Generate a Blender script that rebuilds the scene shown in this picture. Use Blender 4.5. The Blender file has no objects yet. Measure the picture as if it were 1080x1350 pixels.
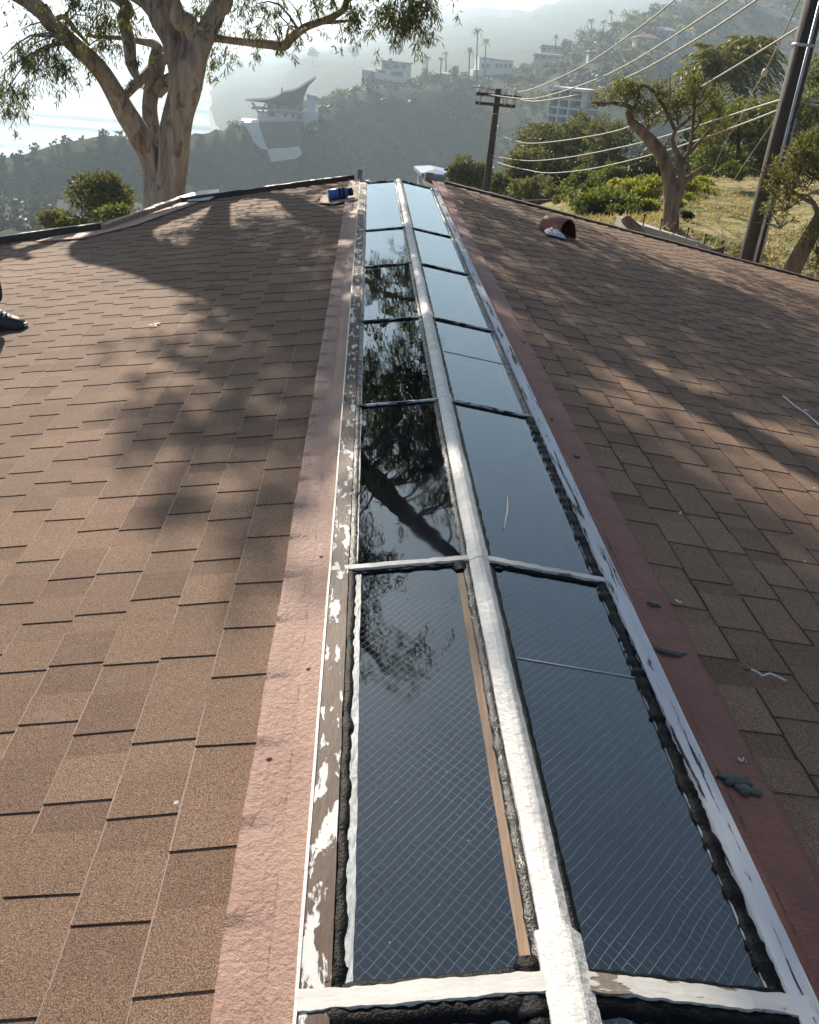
import bpy, math, random
import numpy as np
from mathutils import Vector, Matrix, noise
rnd = random.Random(7); rng = np.random.default_rng(11)
SC = bpy.context.scene; COL = SC.collection
R = math.radians
# ------------------------------------------------------------------ camera model (also used to measure the place out of the photograph)
FPX, PITCH, YAW, ROLL = 1166., R(27.48), R(4.61), R(5.13)
CAM = np.array([-.362, 0., 1.2])
_f = np.array([math.sin(YAW)*math.cos(PITCH), math.cos(YAW)*math.cos(PITCH), -math.sin(PITCH)])
_r0 = np.array([math.cos(YAW), -math.sin(YAW), 0.]); _u0 = np.cross(_r0, _f)
RR = math.cos(ROLL)*_r0+math.sin(ROLL)*_u0; UU = -math.sin(ROLL)*_r0+math.cos(ROLL)*_u0; FW = _f
def ray(u, v):
    d = FW+RR*(u-540)/FPX-UU*(v-675)/FPX
    return d/np.linalg.norm(d)
def at(u, v, D):
    """the point seen at (u, v) at D metres of ground distance"""
    d = ray(u, v); return CAM+d*(D/math.hypot(d[0], d[1]))
def azel(u, v):
    d = ray(u, v); return math.degrees(math.atan2(d[0], d[1])), d[2]/math.hypot(d[0], d[1])
TL, TR = R(11.5), R(9.6)
NL = np.array([-math.sin(TL), 0, math.cos(TL)]); NR = np.array([math.sin(TR), 0, math.cos(TR)])
PL0, PR0 = np.array([-.4, 0, -.096]), np.array([.4, 0, -.096])
def on(u, v, right=False):
    n, p = (NR, PR0) if right else (NL, PL0)
    d = ray(u, v); return CAM+d*(((p-CAM)@n)/(d@n))
def zl(x): return -.096+(x+.4)*math.tan(TL)
def zr(x): return -.096-(x-.4)*math.tan(TR)
SUN_AZ, SUN_EL = R(-18), R(30)
SUN = np.array([math.sin(SUN_AZ)*math.cos(SUN_EL), math.cos(SUN_AZ)*math.cos(SUN_EL), math.sin(SUN_EL)])
# ------------------------------------------------------------------ materials
def nt(name):
    m = bpy.data.materials.new(name); m.use_nodes = True
    t = m.node_tree; t.nodes.clear(); o = t.nodes.new('ShaderNodeOutputMaterial')
    return m, t, o
def N(t, typ, **kw):
    n = t.nodes.new(typ)
    for k, v in kw.items():
        if k in n.inputs: n.inputs[k].default_value = v
        else: setattr(n, k, v)
    return n
def L(t, a, b): t.links.new(a, b)
def coord(t, scale=(1, 1, 1)):
    c = N(t, 'ShaderNodeTexCoord'); m = N(t, 'ShaderNodeMapping'); m.inputs['Scale'].default_value = scale
    L(t, c.outputs['Object'], m.inputs['Vector']); return m.outputs['Vector']
def noise_n(t, vec, scale, detail=4, rough=.55, dist=0.):
    n = N(t, 'ShaderNodeTexNoise'); n.inputs['Scale'].default_value = scale; n.inputs['Detail'].default_value = detail
    n.inputs['Roughness'].default_value = rough; n.inputs['Distortion'].default_value = dist
    L(t, vec, n.inputs['Vector']); return n.outputs['Fac']
def ramp(t, fac, stops, interp='LINEAR'):
    r = N(t, 'ShaderNodeValToRGB'); e = r.color_ramp; e.interpolation = interp
    while len(e.elements) < len(stops): e.elements.new(.5)
    for s, (p, c) in zip(e.elements, stops):
        s.position = p; s.color = (*c, 1) if len(c) == 3 else c
    L(t, fac, r.inputs['Fac']); return r.outputs['Color']
def mix(t, fac, a, b, mode='MIX'):
    m = N(t, 'ShaderNodeMix', data_type='RGBA', blend_type=mode)
    for s, x in ((m.inputs[0], fac), (m.inputs[6], a), (m.inputs[7], b)):
        if isinstance(x, (int, float)): s.default_value = x
        elif isinstance(x, tuple): s.default_value = (*x, 1)
        else: L(t, x, s)
    return m.outputs[2]
def maths(t, op, a, b=0.):
    m = N(t, 'ShaderNodeMath', operation=op)
    for s, x in zip(m.inputs, (a, b)):
        if isinstance(x, (int, float)): s.default_value = x
        else: L(t, x, s)
    return m.outputs[0]
def tint(t):
    a = N(t, 'ShaderNodeAttribute'); a.attribute_name = 'tint'; return a.outputs['Fac']
def bump(t, h, strength=.4, dist=.01):
    b = N(t, 'ShaderNodeBump'); b.inputs['Strength'].default_value = strength; b.inputs['Distance'].default_value = dist
    L(t, h, b.inputs['Height']); return b.outputs['Normal']
def pbsdf(t, o, col, rough=.7, normal=None, metal=0., spec=.5):
    p = N(t, 'ShaderNodeBsdfPrincipled')
    if isinstance(col, tuple): p.inputs['Base Color'].default_value = (*col, 1)
    else: L(t, col, p.inputs['Base Color'])
    if isinstance(rough, (int, float)): p.inputs['Roughness'].default_value = rough
    else: L(t, rough, p.inputs['Roughness'])
    p.inputs['Metallic'].default_value = metal; p.inputs['Specular IOR Level'].default_value = spec
    if normal is not None: L(t, normal, p.inputs['Normal'])
    L(t, p.outputs[0], o.inputs['Surface']); return p
def simple(name, c1, c2=None, scale=8., rough=.7, bmp=.3, stretch=(1, 1, 1), metal=0., spec=.5, bd=.01, lo=.35, hi=.65, usetint=0.):
    m, t, o = nt(name); v = coord(t, stretch)
    n = noise_n(t, v, scale, 6, .6)
    c = ramp(t, n, [(lo, c1), (hi, c2 or tuple(x*.7 for x in c1))])
    if usetint:
        c = mix(t, 1., c, ramp(t, tint(t), [(0, (1-usetint,)*3), (1, (1+usetint*.6,)*3)]), 'MULTIPLY')
    nn = noise_n(t, v, scale*4, 4, .6)
    pbsdf(t, o, c, rough, bump(t, nn, bmp, bd), metal, spec); return m
def leafmat(name, c1, c2, trans=.35, rough=.55):
    m, t, o = nt(name)
    c = ramp(t, tint(t), [(0, c1), (1, c2)])
    p = N(t, 'ShaderNodeBsdfPrincipled'); L(t, c, p.inputs['Base Color']); p.inputs['Roughness'].default_value = rough
    p.inputs['Specular IOR Level'].default_value = .3
    tr = N(t, 'ShaderNodeBsdfTranslucent'); L(t, mix(t, 1., c, (1.5, 1.5, .8), 'MULTIPLY'), tr.inputs['Color'])
    s = N(t, 'ShaderNodeMixShader'); s.inputs[0].default_value = trans
    L(t, p.outputs[0], s.inputs[1]); L(t, tr.outputs[0], s.inputs[2]); L(t, s.outputs[0], o.inputs['Surface']); return m
def peel(name, paint, under, thr=.5, scale=30., stretch=(1, .25, 1), rough=.45, bmp=.5):
    """paint flaking off what it was brushed on"""
    m, t, o = nt(name); v = coord(t, stretch)
    n = noise_n(t, v, scale, 5, .6, .3)
    f = ramp(t, n, [(thr-.015, (0, 0, 0)), (thr+.015, (1, 1, 1))])
    g = noise_n(t, coord(t, (1, .06, 1)), 90, 5, .65)
    un = ramp(t, g, [(.3, tuple(x*.6 for x in under)), (.7, under)])
    pa = ramp(t, noise_n(t, v, scale*.5, 4), [(.3, tuple(x*.8 for x in paint)), (.7, paint)])
    c = mix(t, f, un, pa)
    h = maths(t, 'ADD', maths(t, 'MULTIPLY', f, .6), maths(t, 'MULTIPLY', noise_n(t, v, scale*3, 4), .6))
    pbsdf(t, o, c, max(rough, .55) if rough > .4 else rough, bump(t, h, bmp, .004), 0, .15 if rough > .4 else .5); return m

def m_shingle():
    m, t, o = nt('asphalt_shingle'); v = coord(t)
    base = ramp(t, tint(t), [(0, (.148, .095, .068)), (.35, (.191, .125, .089)), (.7, (.221, .149, .105)), (1, (.244, .161, .109))])
    g = noise_n(t, v, 370, 3, .75)
    c = mix(t, 1., base, ramp(t, g, [(.36, (.3, .28, .27)), (.5, (.92, .92, .92)), (.63, (2.0, 1.88, 1.76))]), 'MULTIPLY')
    c = mix(t, maths(t, 'GREATER_THAN', tint(t), 1.1), c, (.34, .27, .23)); c = mix(t, maths(t, 'LESS_THAN', tint(t), -.5), c, (.03, .022, .019))  # course edges: sunlit pale and shadow dark put in as colour
    w = noise_n(t, v, 1.1, 5, .6)
    c = mix(t, 1., c, ramp(t, w, [(.3, (.82, .8, .8)), (.7, (1.14, 1.12, 1.1))]), 'MULTIPLY')
    st = noise_n(t, v, 9, 5, .65)
    c = mix(t, ramp(t, st, [(.62, (0, 0, 0)), (.76, (.4, .4, .4))]), c, (.27, .21, .175))
    fl = N(t, 'ShaderNodeTexVoronoi'); fl.inputs['Scale'].default_value = 5.; L(t, v, fl.inputs['Vector'])
    c = mix(t, ramp(t, fl.outputs['Distance'], [(.02, (1, 1, 1)), (.03, (0, 0, 0))]), c, (.55, .52, .5))
    h = maths(t, 'ADD', maths(t, 'MULTIPLY', g, 1.), maths(t, 'MULTIPLY', noise_n(t, v, 60, 3), .6))
    pbsdf(t, o, c, .85, bump(t, h, .8, .0028), 0, .3); return m

def m_membrane(name, c1, c2):
    m, t, o = nt(name); v = coord(t)
    n = noise_n(t, v, 6, 6, .6); c = ramp(t, n, [(.3, c1), (.7, c2)])
    s = noise_n(t, coord(t, (1, .12, 1)), 40, 5, .6)
    c = mix(t, ramp(t, s, [(.55, (0, 0, 0)), (.8, (.4, .4, .4))]), c, tuple(min(1, x*1.45) for x in c2))
    d = noise_n(t, v, 22, 4, .6)
    c = mix(t, ramp(t, d, [(.66, (0, 0, 0)), (.74, (.5, .5, .5))]), c, tuple(x*.45 for x in c1))
    h = maths(t, 'ADD', noise_n(t, v, 75, 5, .7), maths(t, 'MULTIPLY', s, .8))
    pbsdf(t, o, c, .6, bump(t, h, .9, .009)); return m

def m_bark():
    m, t, o = nt('eucalyptus_bark'); v = coord(t, (1, 1, .35))
    a = noise_n(t, v, 3.2, 6, .6, .4); c = ramp(t, a, [(.3, (.17, .125, .108)), (.45, (.30, .25, .225)), (.6, (.38, .335, .31)), (.72, (.20, .145, .12))])
    b = noise_n(t, v, 9, 4, .6, .6)
    c = mix(t, ramp(t, b, [(.55, (0, 0, 0)), (.62, (.7, .7, .7))]), c, (.12, .075, .06))
    c = mix(t, ramp(t, noise_n(t, v, 14, 3), [(.7, (0, 0, 0)), (.76, (.8, .8, .8))]), c, (.40, .36, .33))
    sk = noise_n(t, coord(t, (1, 1, .07)), 11, 6, .65, .5)
    c = mix(t, 1., c, ramp(t, sk, [(.32, (.55, .52, .5)), (.6, (1.1, 1.1, 1.1))]), 'MULTIPLY')
    pbsdf(t, o, c, .8, bump(t, maths(t, 'ADD', maths(t, 'ADD', b, sk), noise_n(t, v, 30, 5)), .7, .04)); return m

def m_glass(wired=True):
    m, t, o = nt('wired_glass' if wired else 'plain_glass'); v = coord(t)
    # wire net cast inside the pane: two sets of diagonal lines
    nv = N(t, 'ShaderNodeTexNoise'); nv.inputs['Scale'].default_value = 9.; nv.inputs['Detail'].default_value = 3; L(t, v, nv.inputs['Vector'])
    wv = N(t, 'ShaderNodeVectorMath', operation='MULTIPLY_ADD'); L(t, nv.outputs['Color'], wv.inputs[0]); wv.inputs[1].default_value = (.011, .011, 0); L(t, v, wv.inputs[2])
    sp = N(t, 'ShaderNodeSeparateXYZ'); L(t, wv.outputs[0], sp.inputs[0])
    lines = []
    for sgn in (1, -1):
        s = maths(t, 'ADD', maths(t, 'MULTIPLY', sp.outputs['X'], sgn*1.12), maths(t, 'MULTIPLY', sp.outputs['Y'], 1.))
        s = maths(t, 'FRACT', maths(t, 'MULTIPLY', maths(t, 'ADD', s, 50.), 1/.025))
        s = maths(t, 'ABSOLUTE', maths(t, 'SUBTRACT', s, .5))
        lines.append(maths(t, 'GREATER_THAN', s, .473))
    w = maths(t, 'MULTIPLY', maths(t, 'MAXIMUM', lines[1], maths(t, 'MULTIPLY', lines[0], .6)), ramp(t, noise_n(t, v, 3.5, 4), [(.3, (.5,)*3), (.65, (1,)*3)]))
    wob = noise_n(t, v, 2.2, 3); nrm = bump(t, wob, .06, .02)
    dirt = noise_n(t, coord(t, (1, .35, 1)), 5, 6, .65)
    tr = N(t, 'ShaderNodeBsdfTransparent'); tr.inputs['Color'].default_value = (.20, .31, .47, 1)
    dust = N(t, 'ShaderNodeBsdfDiffuse'); dust.inputs['Color'].default_value = (.24, .33, .46, 1)
    s0 = N(t, 'ShaderNodeMixShader'); L(t, maths(t, 'MULTIPLY', ramp(t, dirt, [(.35, (.002,)*3), (.75, (.016,)*3)]), 1.), s0.inputs[0])
    L(t, tr.outputs[0], s0.inputs[1]); L(t, dust.outputs[0], s0.inputs[2])
    sk = N(t, 'ShaderNodeTexVoronoi'); sk.inputs['Scale'].default_value = 26.; L(t, v, sk.inputs['Vector'])
    spk = ramp(t, sk.outputs['Distance'], [(.035, (.5,)*3), (.06, (0,)*3)])
    s00 = N(t, 'ShaderNodeMixShader'); L(t, spk, s00.inputs[0]); L(t, s0.outputs[0], s00.inputs[1]); L(t, dust.outputs[0], s00.inputs[2]); s0 = s00
    wire = N(t, 'ShaderNodeBsdfDiffuse'); wire.inputs['Color'].default_value = (.17, .19, .215, 1)
    s1 = N(t, 'ShaderNodeMixShader'); L(t, maths(t, 'MULTIPLY', w, 1. if wired else 0.), s1.inputs[0]); L(t, s0.outputs[0], s1.inputs[1]); L(t, wire.outputs[0], s1.inputs[2])
    gl = N(t, 'ShaderNodeBsdfGlossy'); L(t, ramp(t, dirt, [(.4, (.008,)*3), (.7, (.05,)*3)]), gl.inputs['Roughness']); L(t, nrm, gl.inputs['Normal'])
    gl.inputs['Color'].default_value = (.80, .91, 1, 1)
    fr = N(t, 'ShaderNodeFresnel'); fr.inputs['IOR'].default_value = 2.05
    s2 = N(t, 'ShaderNodeMixShader'); L(t, fr.outputs[0], s2.inputs[0]); L(t, s1.outputs[0], s2.inputs[1]); L(t, gl.outputs[0], s2.inputs[2])
    L(t, s2.outputs[0], o.inputs['Surface']); return m

def m_ground():
    m, t, o = nt('hillside_ground'); v = coord(t)
    a = noise_n(t, v, .035, 8, .65); b = noise_n(t, v, .25, 5, .6)
    ch = ramp(t, a, [(.3, (.018, .028, .012)), (.5, (.03, .04, .019)), (.62, (.045, .05, .026)), (.75, (.075, .068, .045))])
    ch = mix(t, 1., ch, ramp(t, b, [(.3, (.6, .6, .6)), (.7, (1.35, 1.35, 1.3))]), 'MULTIPLY')
    g1 = noise_n(t, v, 1.6, 6, .65)
    gr = ramp(t, g1, [(.3, (.11, .125, .035)), (.46, (.22, .205, .085)), (.60, (.36, .285, .165)), (.75, (.27, .175, .11))])
    sp = N(t, 'ShaderNodeSeparateXYZ'); L(t, v, sp.inputs[0])
    d = N(t, 'ShaderNodeVectorMath', operation='LENGTH'); L(t, v, d.inputs[0])
    near = maths(t, 'LESS_THAN', maths(t, 'ADD', d.outputs['Value'], maths(t, 'MULTIPLY', g1, 6.)), 46.)
    c = mix(t, near, ch, gr)
    low = maths(t, 'LESS_THAN', maths(t, 'ADD', sp.outputs['Z'], maths(t, 'MULTIPLY', b, 2.)), -80.5)
    c = mix(t, low, c, (.42, .36, .27))
    h = maths(t, 'ADD', b, maths(t, 'MULTIPLY', g1, .15))
    pbsdf(t, o, c, .95, bump(t, h, .8, 2.), 0, .1); return m
def m_water():
    m, t, o = nt('sea_water'); v = coord(t)
    a = noise_n(t, coord(t, (.45, 1, 1)), .06, 8, .65); b = noise_n(t, v, .004, 5, .6)
    c = ramp(t, b, [(.3, (.03, .06, .075)), (.7, (.07, .11, .12))])
    df = N(t, 'ShaderNodeBsdfDiffuse'); L(t, mix(t, .5, c, (.10, .17, .22)), df.inputs['Color'])
    gl = N(t, 'ShaderNodeBsdfGlossy'); gl.inputs['Roughness'].default_value = .42; gl.inputs['Color'].default_value = (.8, .9, 1, 1); L(t, bump(t, a, 1., 3.), gl.inputs['Normal'])
    s = N(t, 'ShaderNodeMixShader'); L(t, ramp(t, noise_n(t, coord(t, (.12, 1, 1)), .02, 6, .6), [(.35, (.03,)*3), (.65, (.09,)*3)]), s.inputs[0]); L(t, df.outputs[0], s.inputs[1]); L(t, gl.outputs[0], s.inputs[2]); L(t, s.outputs[0], o.inputs['Surface']); return m

M = {}
def setup_mats():
    M['shingle'] = m_shingle()
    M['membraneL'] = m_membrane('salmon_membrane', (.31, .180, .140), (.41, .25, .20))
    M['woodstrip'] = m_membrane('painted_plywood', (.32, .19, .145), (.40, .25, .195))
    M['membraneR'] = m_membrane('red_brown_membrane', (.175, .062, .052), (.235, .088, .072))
    M['glass'] = m_glass(); M['plainglass'] = m_glass(False)
    M['cap'] = simple('white_roof_coating', (.74, .71, .67), (.58, .56, .53), 16, .5, .6, bd=.006)
    M['peelL'] = peel('peeling_white_paint_on_wood', (.66, .66, .65), (.125, .085, .066), .56, 38, (1, .3, 1))
    M['peelR'] = peel('peeling_white_paint_on_metal', (.60, .61, .66), (.055, .045, .05), .42, 70, (1, .06, 1))
    M['bar'] = peel('weathered_bar_paint', (.60, .62, .64), (.05, .05, .06), .5, 40, (.3, 1, 1))
    M['barw'] = peel('white_bar_paint', (.64, .62, .59), (.28, .23, .19), .38, 22, (.4, 1, 1))
    M['tar'] = simple('black_sealant', (.002, .0022, .003), (.004, .0045, .006), 40, .4, .45, bd=.006, spec=.1)
    M['tarspeck'] = peel('sealant_with_paint_specks', (.5, .48, .45), (.008, .008, .009), .62, 120, (1, .5, 1), .3, .9)
    M['smear'] = simple('dried_caulk', (.40, .43, .45), (.26, .29, .31), 30, .5, .6, (1, .2, 1))
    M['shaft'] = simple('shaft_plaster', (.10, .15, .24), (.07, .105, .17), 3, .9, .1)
    M['ply'] = simple('bare_wood_edge', (.30, .20, .125), (.22, .14, .09), 20, .7, .4, (1, .1, 1))
    M['rake'] = simple('dark_rake_metal', (.035, .028, .026), (.06, .045, .04), 9, .5, .3, (1, 1, 1))
    M['rakeR'] = simple('brown_rake_board', (.10, .055, .035), (.065, .036, .026), 9, .6, .3)
    M['trimpink'] = simple('pale_flashing', (.45, .33, .27), (.34, .24, .20), 12, .6, .4)
    M['bluecanopy'] = simple('pale_blue_canvas', (.30, .38, .50), (.25, .32, .43), 6, .8, .2)
    M['bark'] = m_bark()
    M['barkC'] = simple('grey_bark', (.33, .235, .185), (.115, .075, .057), 9, .9, 1., (1, 1, .3), bd=.06)
    M['barkdark'] = simple('dark_bark', (.10, .075, .055), (.06, .045, .035), 4, .9, .8, (1, 1, .3), bd=.05)
    M['euc'] = leafmat('eucalyptus_leaf', (.04, .052, .024), (.135, .135, .06), .5)
    M['eucred'] = leafmat('reddish_eucalyptus_leaf', (.09, .055, .025), (.24, .13, .05), .45)
    M['pine'] = leafmat('needle_leaf', (.07, .08, .03), (.23, .225, .085), .45)
    M['shrub'] = leafmat('shrub_leaf', (.05, .07, .02), (.17, .19, .05), .42)
    M['yellow'] = leafmat('yellow_green_leaf', (.12, .14, .025), (.36, .35, .08), .45)
    M['olive'] = leafmat('olive_leaf', (.05, .06, .027), (.17, .165, .07), .42)
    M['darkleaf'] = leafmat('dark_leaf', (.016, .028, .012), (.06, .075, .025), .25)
    M['grasslf'] = leafmat('dry_grass_blade', (.21, .185, .09), (.42, .34, .21), .35)
    M['chap'] = leafmat('chaparral_leaf', (.018, .03, .013), (.042, .052, .024), .15)
    M['palm'] = leafmat('palm_frond', (.07, .085, .025), (.24, .225, .08), .4)
    M['deadpalm'] = leafmat('dead_palm_frond', (.14, .10, .06), (.26, .19, .11), .3)
    M['pole'] = simple('creosote_pole', (.055, .038, .03), (.025, .018, .016), 5, .8, .6, (1, 1, .08), bd=.02)
    M['galv'] = simple('galvanised_metal', (.50, .51, .53), (.36, .37, .39), 8, .4, .2, metal=.3)
    M['wire'] = simple('weathered_cable', (.48, .45, .40), (.36, .33, .30), 8, .6, .1)
    M['porcelain'] = simple('insulator_glaze', (.62, .60, .57), (.5, .48, .46), 6, .3, .1)
    M['white'] = simple('white_stucco', (.76, .75, .73), (.66, .65, .63), 1.5, .8, .2)
    M['cream'] = simple('cream_stucco', (.58, .50, .40), (.48, .41, .33), 1.5, .8, .2)
    M['greyw'] = simple('grey_stucco', (.36, .36, .38), (.29, .29, .31), 1.5, .8, .2)
    M['tile'] = simple('terracotta_roof', (.25, .13, .085), (.17, .09, .065), 2, .85, .4)
    M['slate'] = simple('grey_roof', (.19, .19, .21), (.14, .14, .16), 2, .7, .3)
    M['window'] = simple('dark_window_glass', (.035, .045, .06), (.05, .06, .08), 1, .12, 0.)
    M['conc'] = simple('pale_concrete', (.50, .47, .43), (.40, .37, .34), 3, .9, .3)
    M['darkslate'] = simple('dark_swept_roofing', (.05, .055, .068), (.04, .044, .052), 2, .95, .3, spec=.05)
    M['mauve'] = simple('retaining_wall_block', (.085, .07, .08), (.055, .045, .055), .9, .9, .5)
    M['ground'] = m_ground(); M['water'] = m_water()
    M['redwood'] = simple('red_brown_fence_wood', (.17, .075, .045), (.11, .05, .035), 9, .8, .4, (1, 1, .2))
    M['terra'] = simple('painted_vent_metal', (.36, .15, .105), (.27, .105, .075), 14, .55, .3)
    M['black'] = simple('black_cloth', (.012, .012, .014), (.02, .02, .023), 30, .9, .5)
    M['shoe'] = simple('black_shoe_leather', (.012, .012, .015), (.02, .02, .025), 30, .4, .3)
    M['lace'] = simple('white_shoe_trim', (.75, .75, .75), (.6, .6, .62), 30, .6, .3)
    M['skin'] = simple('skin', (.42, .26, .19), (.38, .23, .165), 10, .5, .1)
    M['shirt'] = simple('grey_work_shirt', (.13, .14, .16), (.10, .11, .13), 12, .9, .4)
    M['blue'] = simple('blue_can_paint', (.045, .13, .42), (.035, .10, .35), 10, .3, 0.)
    M['can'] = simple('can_label_white', (.7, .72, .75), (.6, .63, .68), 10, .3, 0.)
    M['plastic'] = simple('white_plastic_sheet', (.72, .76, .80), (.58, .62, .68), 9, .35, .7, bd=.02)
    M['tan'] = simple('tan_underlayment', (.40, .30, .245), (.31, .225, .18), 14, .8, .4)
    M['ventdark'] = simple('vent_inside', (.05, .018, .014), (.03, .012, .01), 10, .9, .2)
setup_mats()
# ------------------------------------------------------------------ mesh builder
class MB:
    def __init__(s): s.v = []; s.f = []; s.c = []; s.n = 0; s.arr = []
    def add(s, verts, faces, tint=.5):
        o = len(s.v); s.v += [tuple(map(float, p)) for p in verts]
        s.f += [tuple(i+o for i in f) for f in faces]; s.c += [tint]*len(faces)
    def box(s, c, size, ax=None, tint=.5, taper=1.):
        """box centred on c; ax = (right, back, up) vectors"""
        ax = ax or ((1, 0, 0), (0, 1, 0), (0, 0, 1)); A = [np.array(a, float) for a in ax]; c = np.array(c, float)
        vs = []
        for k in (-1, 1):
            for i, j in ((-1, -1), (1, -1), (1, 1), (-1, 1)):
                q = taper if k == 1 else 1.
                vs.append(c+A[0]*i*size[0]/2*q+A[1]*j*size[1]/2*q+A[2]*k*size[2]/2)
        s.add(vs, [(3, 2, 1, 0), (4, 5, 6, 7), (0, 1, 5, 4), (1, 2, 6, 5), (2, 3, 7, 6), (3, 0, 4, 7)], tint)
    def tube(s, pts, rad, n=8, tint=.5, cap=True, wob=0.):
        pts = [np.array(p, float) for p in pts]
        if isinstance(rad, (int, float)): rad = [rad]*len(pts)
        rings = []; ref = None
        for i, p in enumerate(pts):
            d = pts[min(i+1, len(pts)-1)]-pts[max(i-1, 0)]; d /= (np.linalg.norm(d)+1e-9)
            if ref is None: ref = np.array((1., 0, 0)) if abs(d[0]) < .8 else np.array((0, 1., 0))
            a = ref-d*(ref@d); a /= np.linalg.norm(a)+1e-9; b = np.cross(d, a); ref = a
            ring = []
            for k in range(n):
                th = 2*math.pi*k/n; r = rad[i]*(1+wob*noise.noise(Vector(p*1.7)+Vector((math.cos(th)*1.2, math.sin(th)*1.2, 0))))
                ring.append(p+a*math.cos(th)*r+b*math.sin(th)*r)
            rings.append(ring)
        vs = [q for r in rings for q in r]; fs = []
        for i in range(len(pts)-1):
            for k in range(n):
                k2 = (k+1) % n; fs.append((i*n+k, i*n+k2, (i+1)*n+k2, (i+1)*n+k))
        if cap: fs += [tuple(range(n-1, -1, -1)), tuple((len(pts)-1)*n+k for k in range(n))]
        s.add(vs, fs, tint)
    def extrude(s, outline, vec, tint=.5):
        n = len(outline); vec = np.array(vec, float); a = [np.array(p, float) for p in outline]
        s.add(a+[p+vec for p in a], [tuple(range(n-1, -1, -1)), tuple(range(n, 2*n))]+[(i, (i+1) % n, n+(i+1) % n, n+i) for i in range(n)], tint)
    def leaves(s, P, D, ln, wd, tints):
        """diamond leaves: base P (n,3), unit direction D, length and width arrays"""
        n = len(P); rv = rng.normal(size=(n, 3)); W = np.cross(D, rv); W /= np.linalg.norm(W, axis=1)[:, None]+1e-9
        ln = np.broadcast_to(ln, (n,))[:, None]; wd = np.broadcast_to(wd, (n,))[:, None]
        q = np.stack([P, P+D*ln*.5+W*wd*.5, P+D*ln, P+D*ln*.5-W*wd*.5], 1)
        s.arr.append((q, np.broadcast_to(tints, (n,))))
    def build(s, name, mat, parent=None, smooth=False, base=None, **tags):
        V = np.array(s.v, float).reshape(-1, 3); F = list(s.f); c = list(s.c)
        for q, tt in s.arr:
            o = len(V); n = len(q); V = np.concatenate([V, q.reshape(-1, 3)])
            idx = (np.arange(n*4).reshape(n, 4)+o).tolist(); F += idx; c += list(tt)
        me = bpy.data.meshes.new(name)
        if parent is not None: loc = wloc(parent)
        elif base is not None: loc = np.array(base, float)
        else: loc = np.array([(V[:, 0].min()+V[:, 0].max())/2, (V[:, 1].min()+V[:, 1].max())/2, V[:, 2].min()])
        me.from_pydata((V-loc).tolist(), [], F)
        a = me.attributes.new('tint', 'FLOAT', 'FACE'); a.data.foreach_set('value', np.array(c, np.float32))
        if smooth: me.polygons.foreach_set('use_smooth', [True]*len(F))
        me.materials.append(M[mat] if isinstance(mat, str) else mat); me.update()
        ob = bpy.data.objects.new(name, me); COL.objects.link(ob)
        if parent is not None: ob.parent = parent
        else: ob.location = loc
        for k, v in tags.items(): ob[k] = v
        return ob
def wloc(o):
    p = np.array(o.location, float)
    while o.parent is not None: o = o.parent; p = p+np.array(o.location, float)
    return p
def thing(name, label, cat, loc=(0, 0, 0), group=None):
    o = bpy.data.objects.new(name, None); COL.objects.link(o); o.location = tuple(map(float, loc)); o.empty_display_size = .2
    o['label'] = label; o['category'] = cat
    if group: o['group'] = group
    return o
def fbm(x, y, z=0., oct=4):
    return noise.fractal(Vector((x, y, z)), .9, 2.1, oct)
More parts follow.
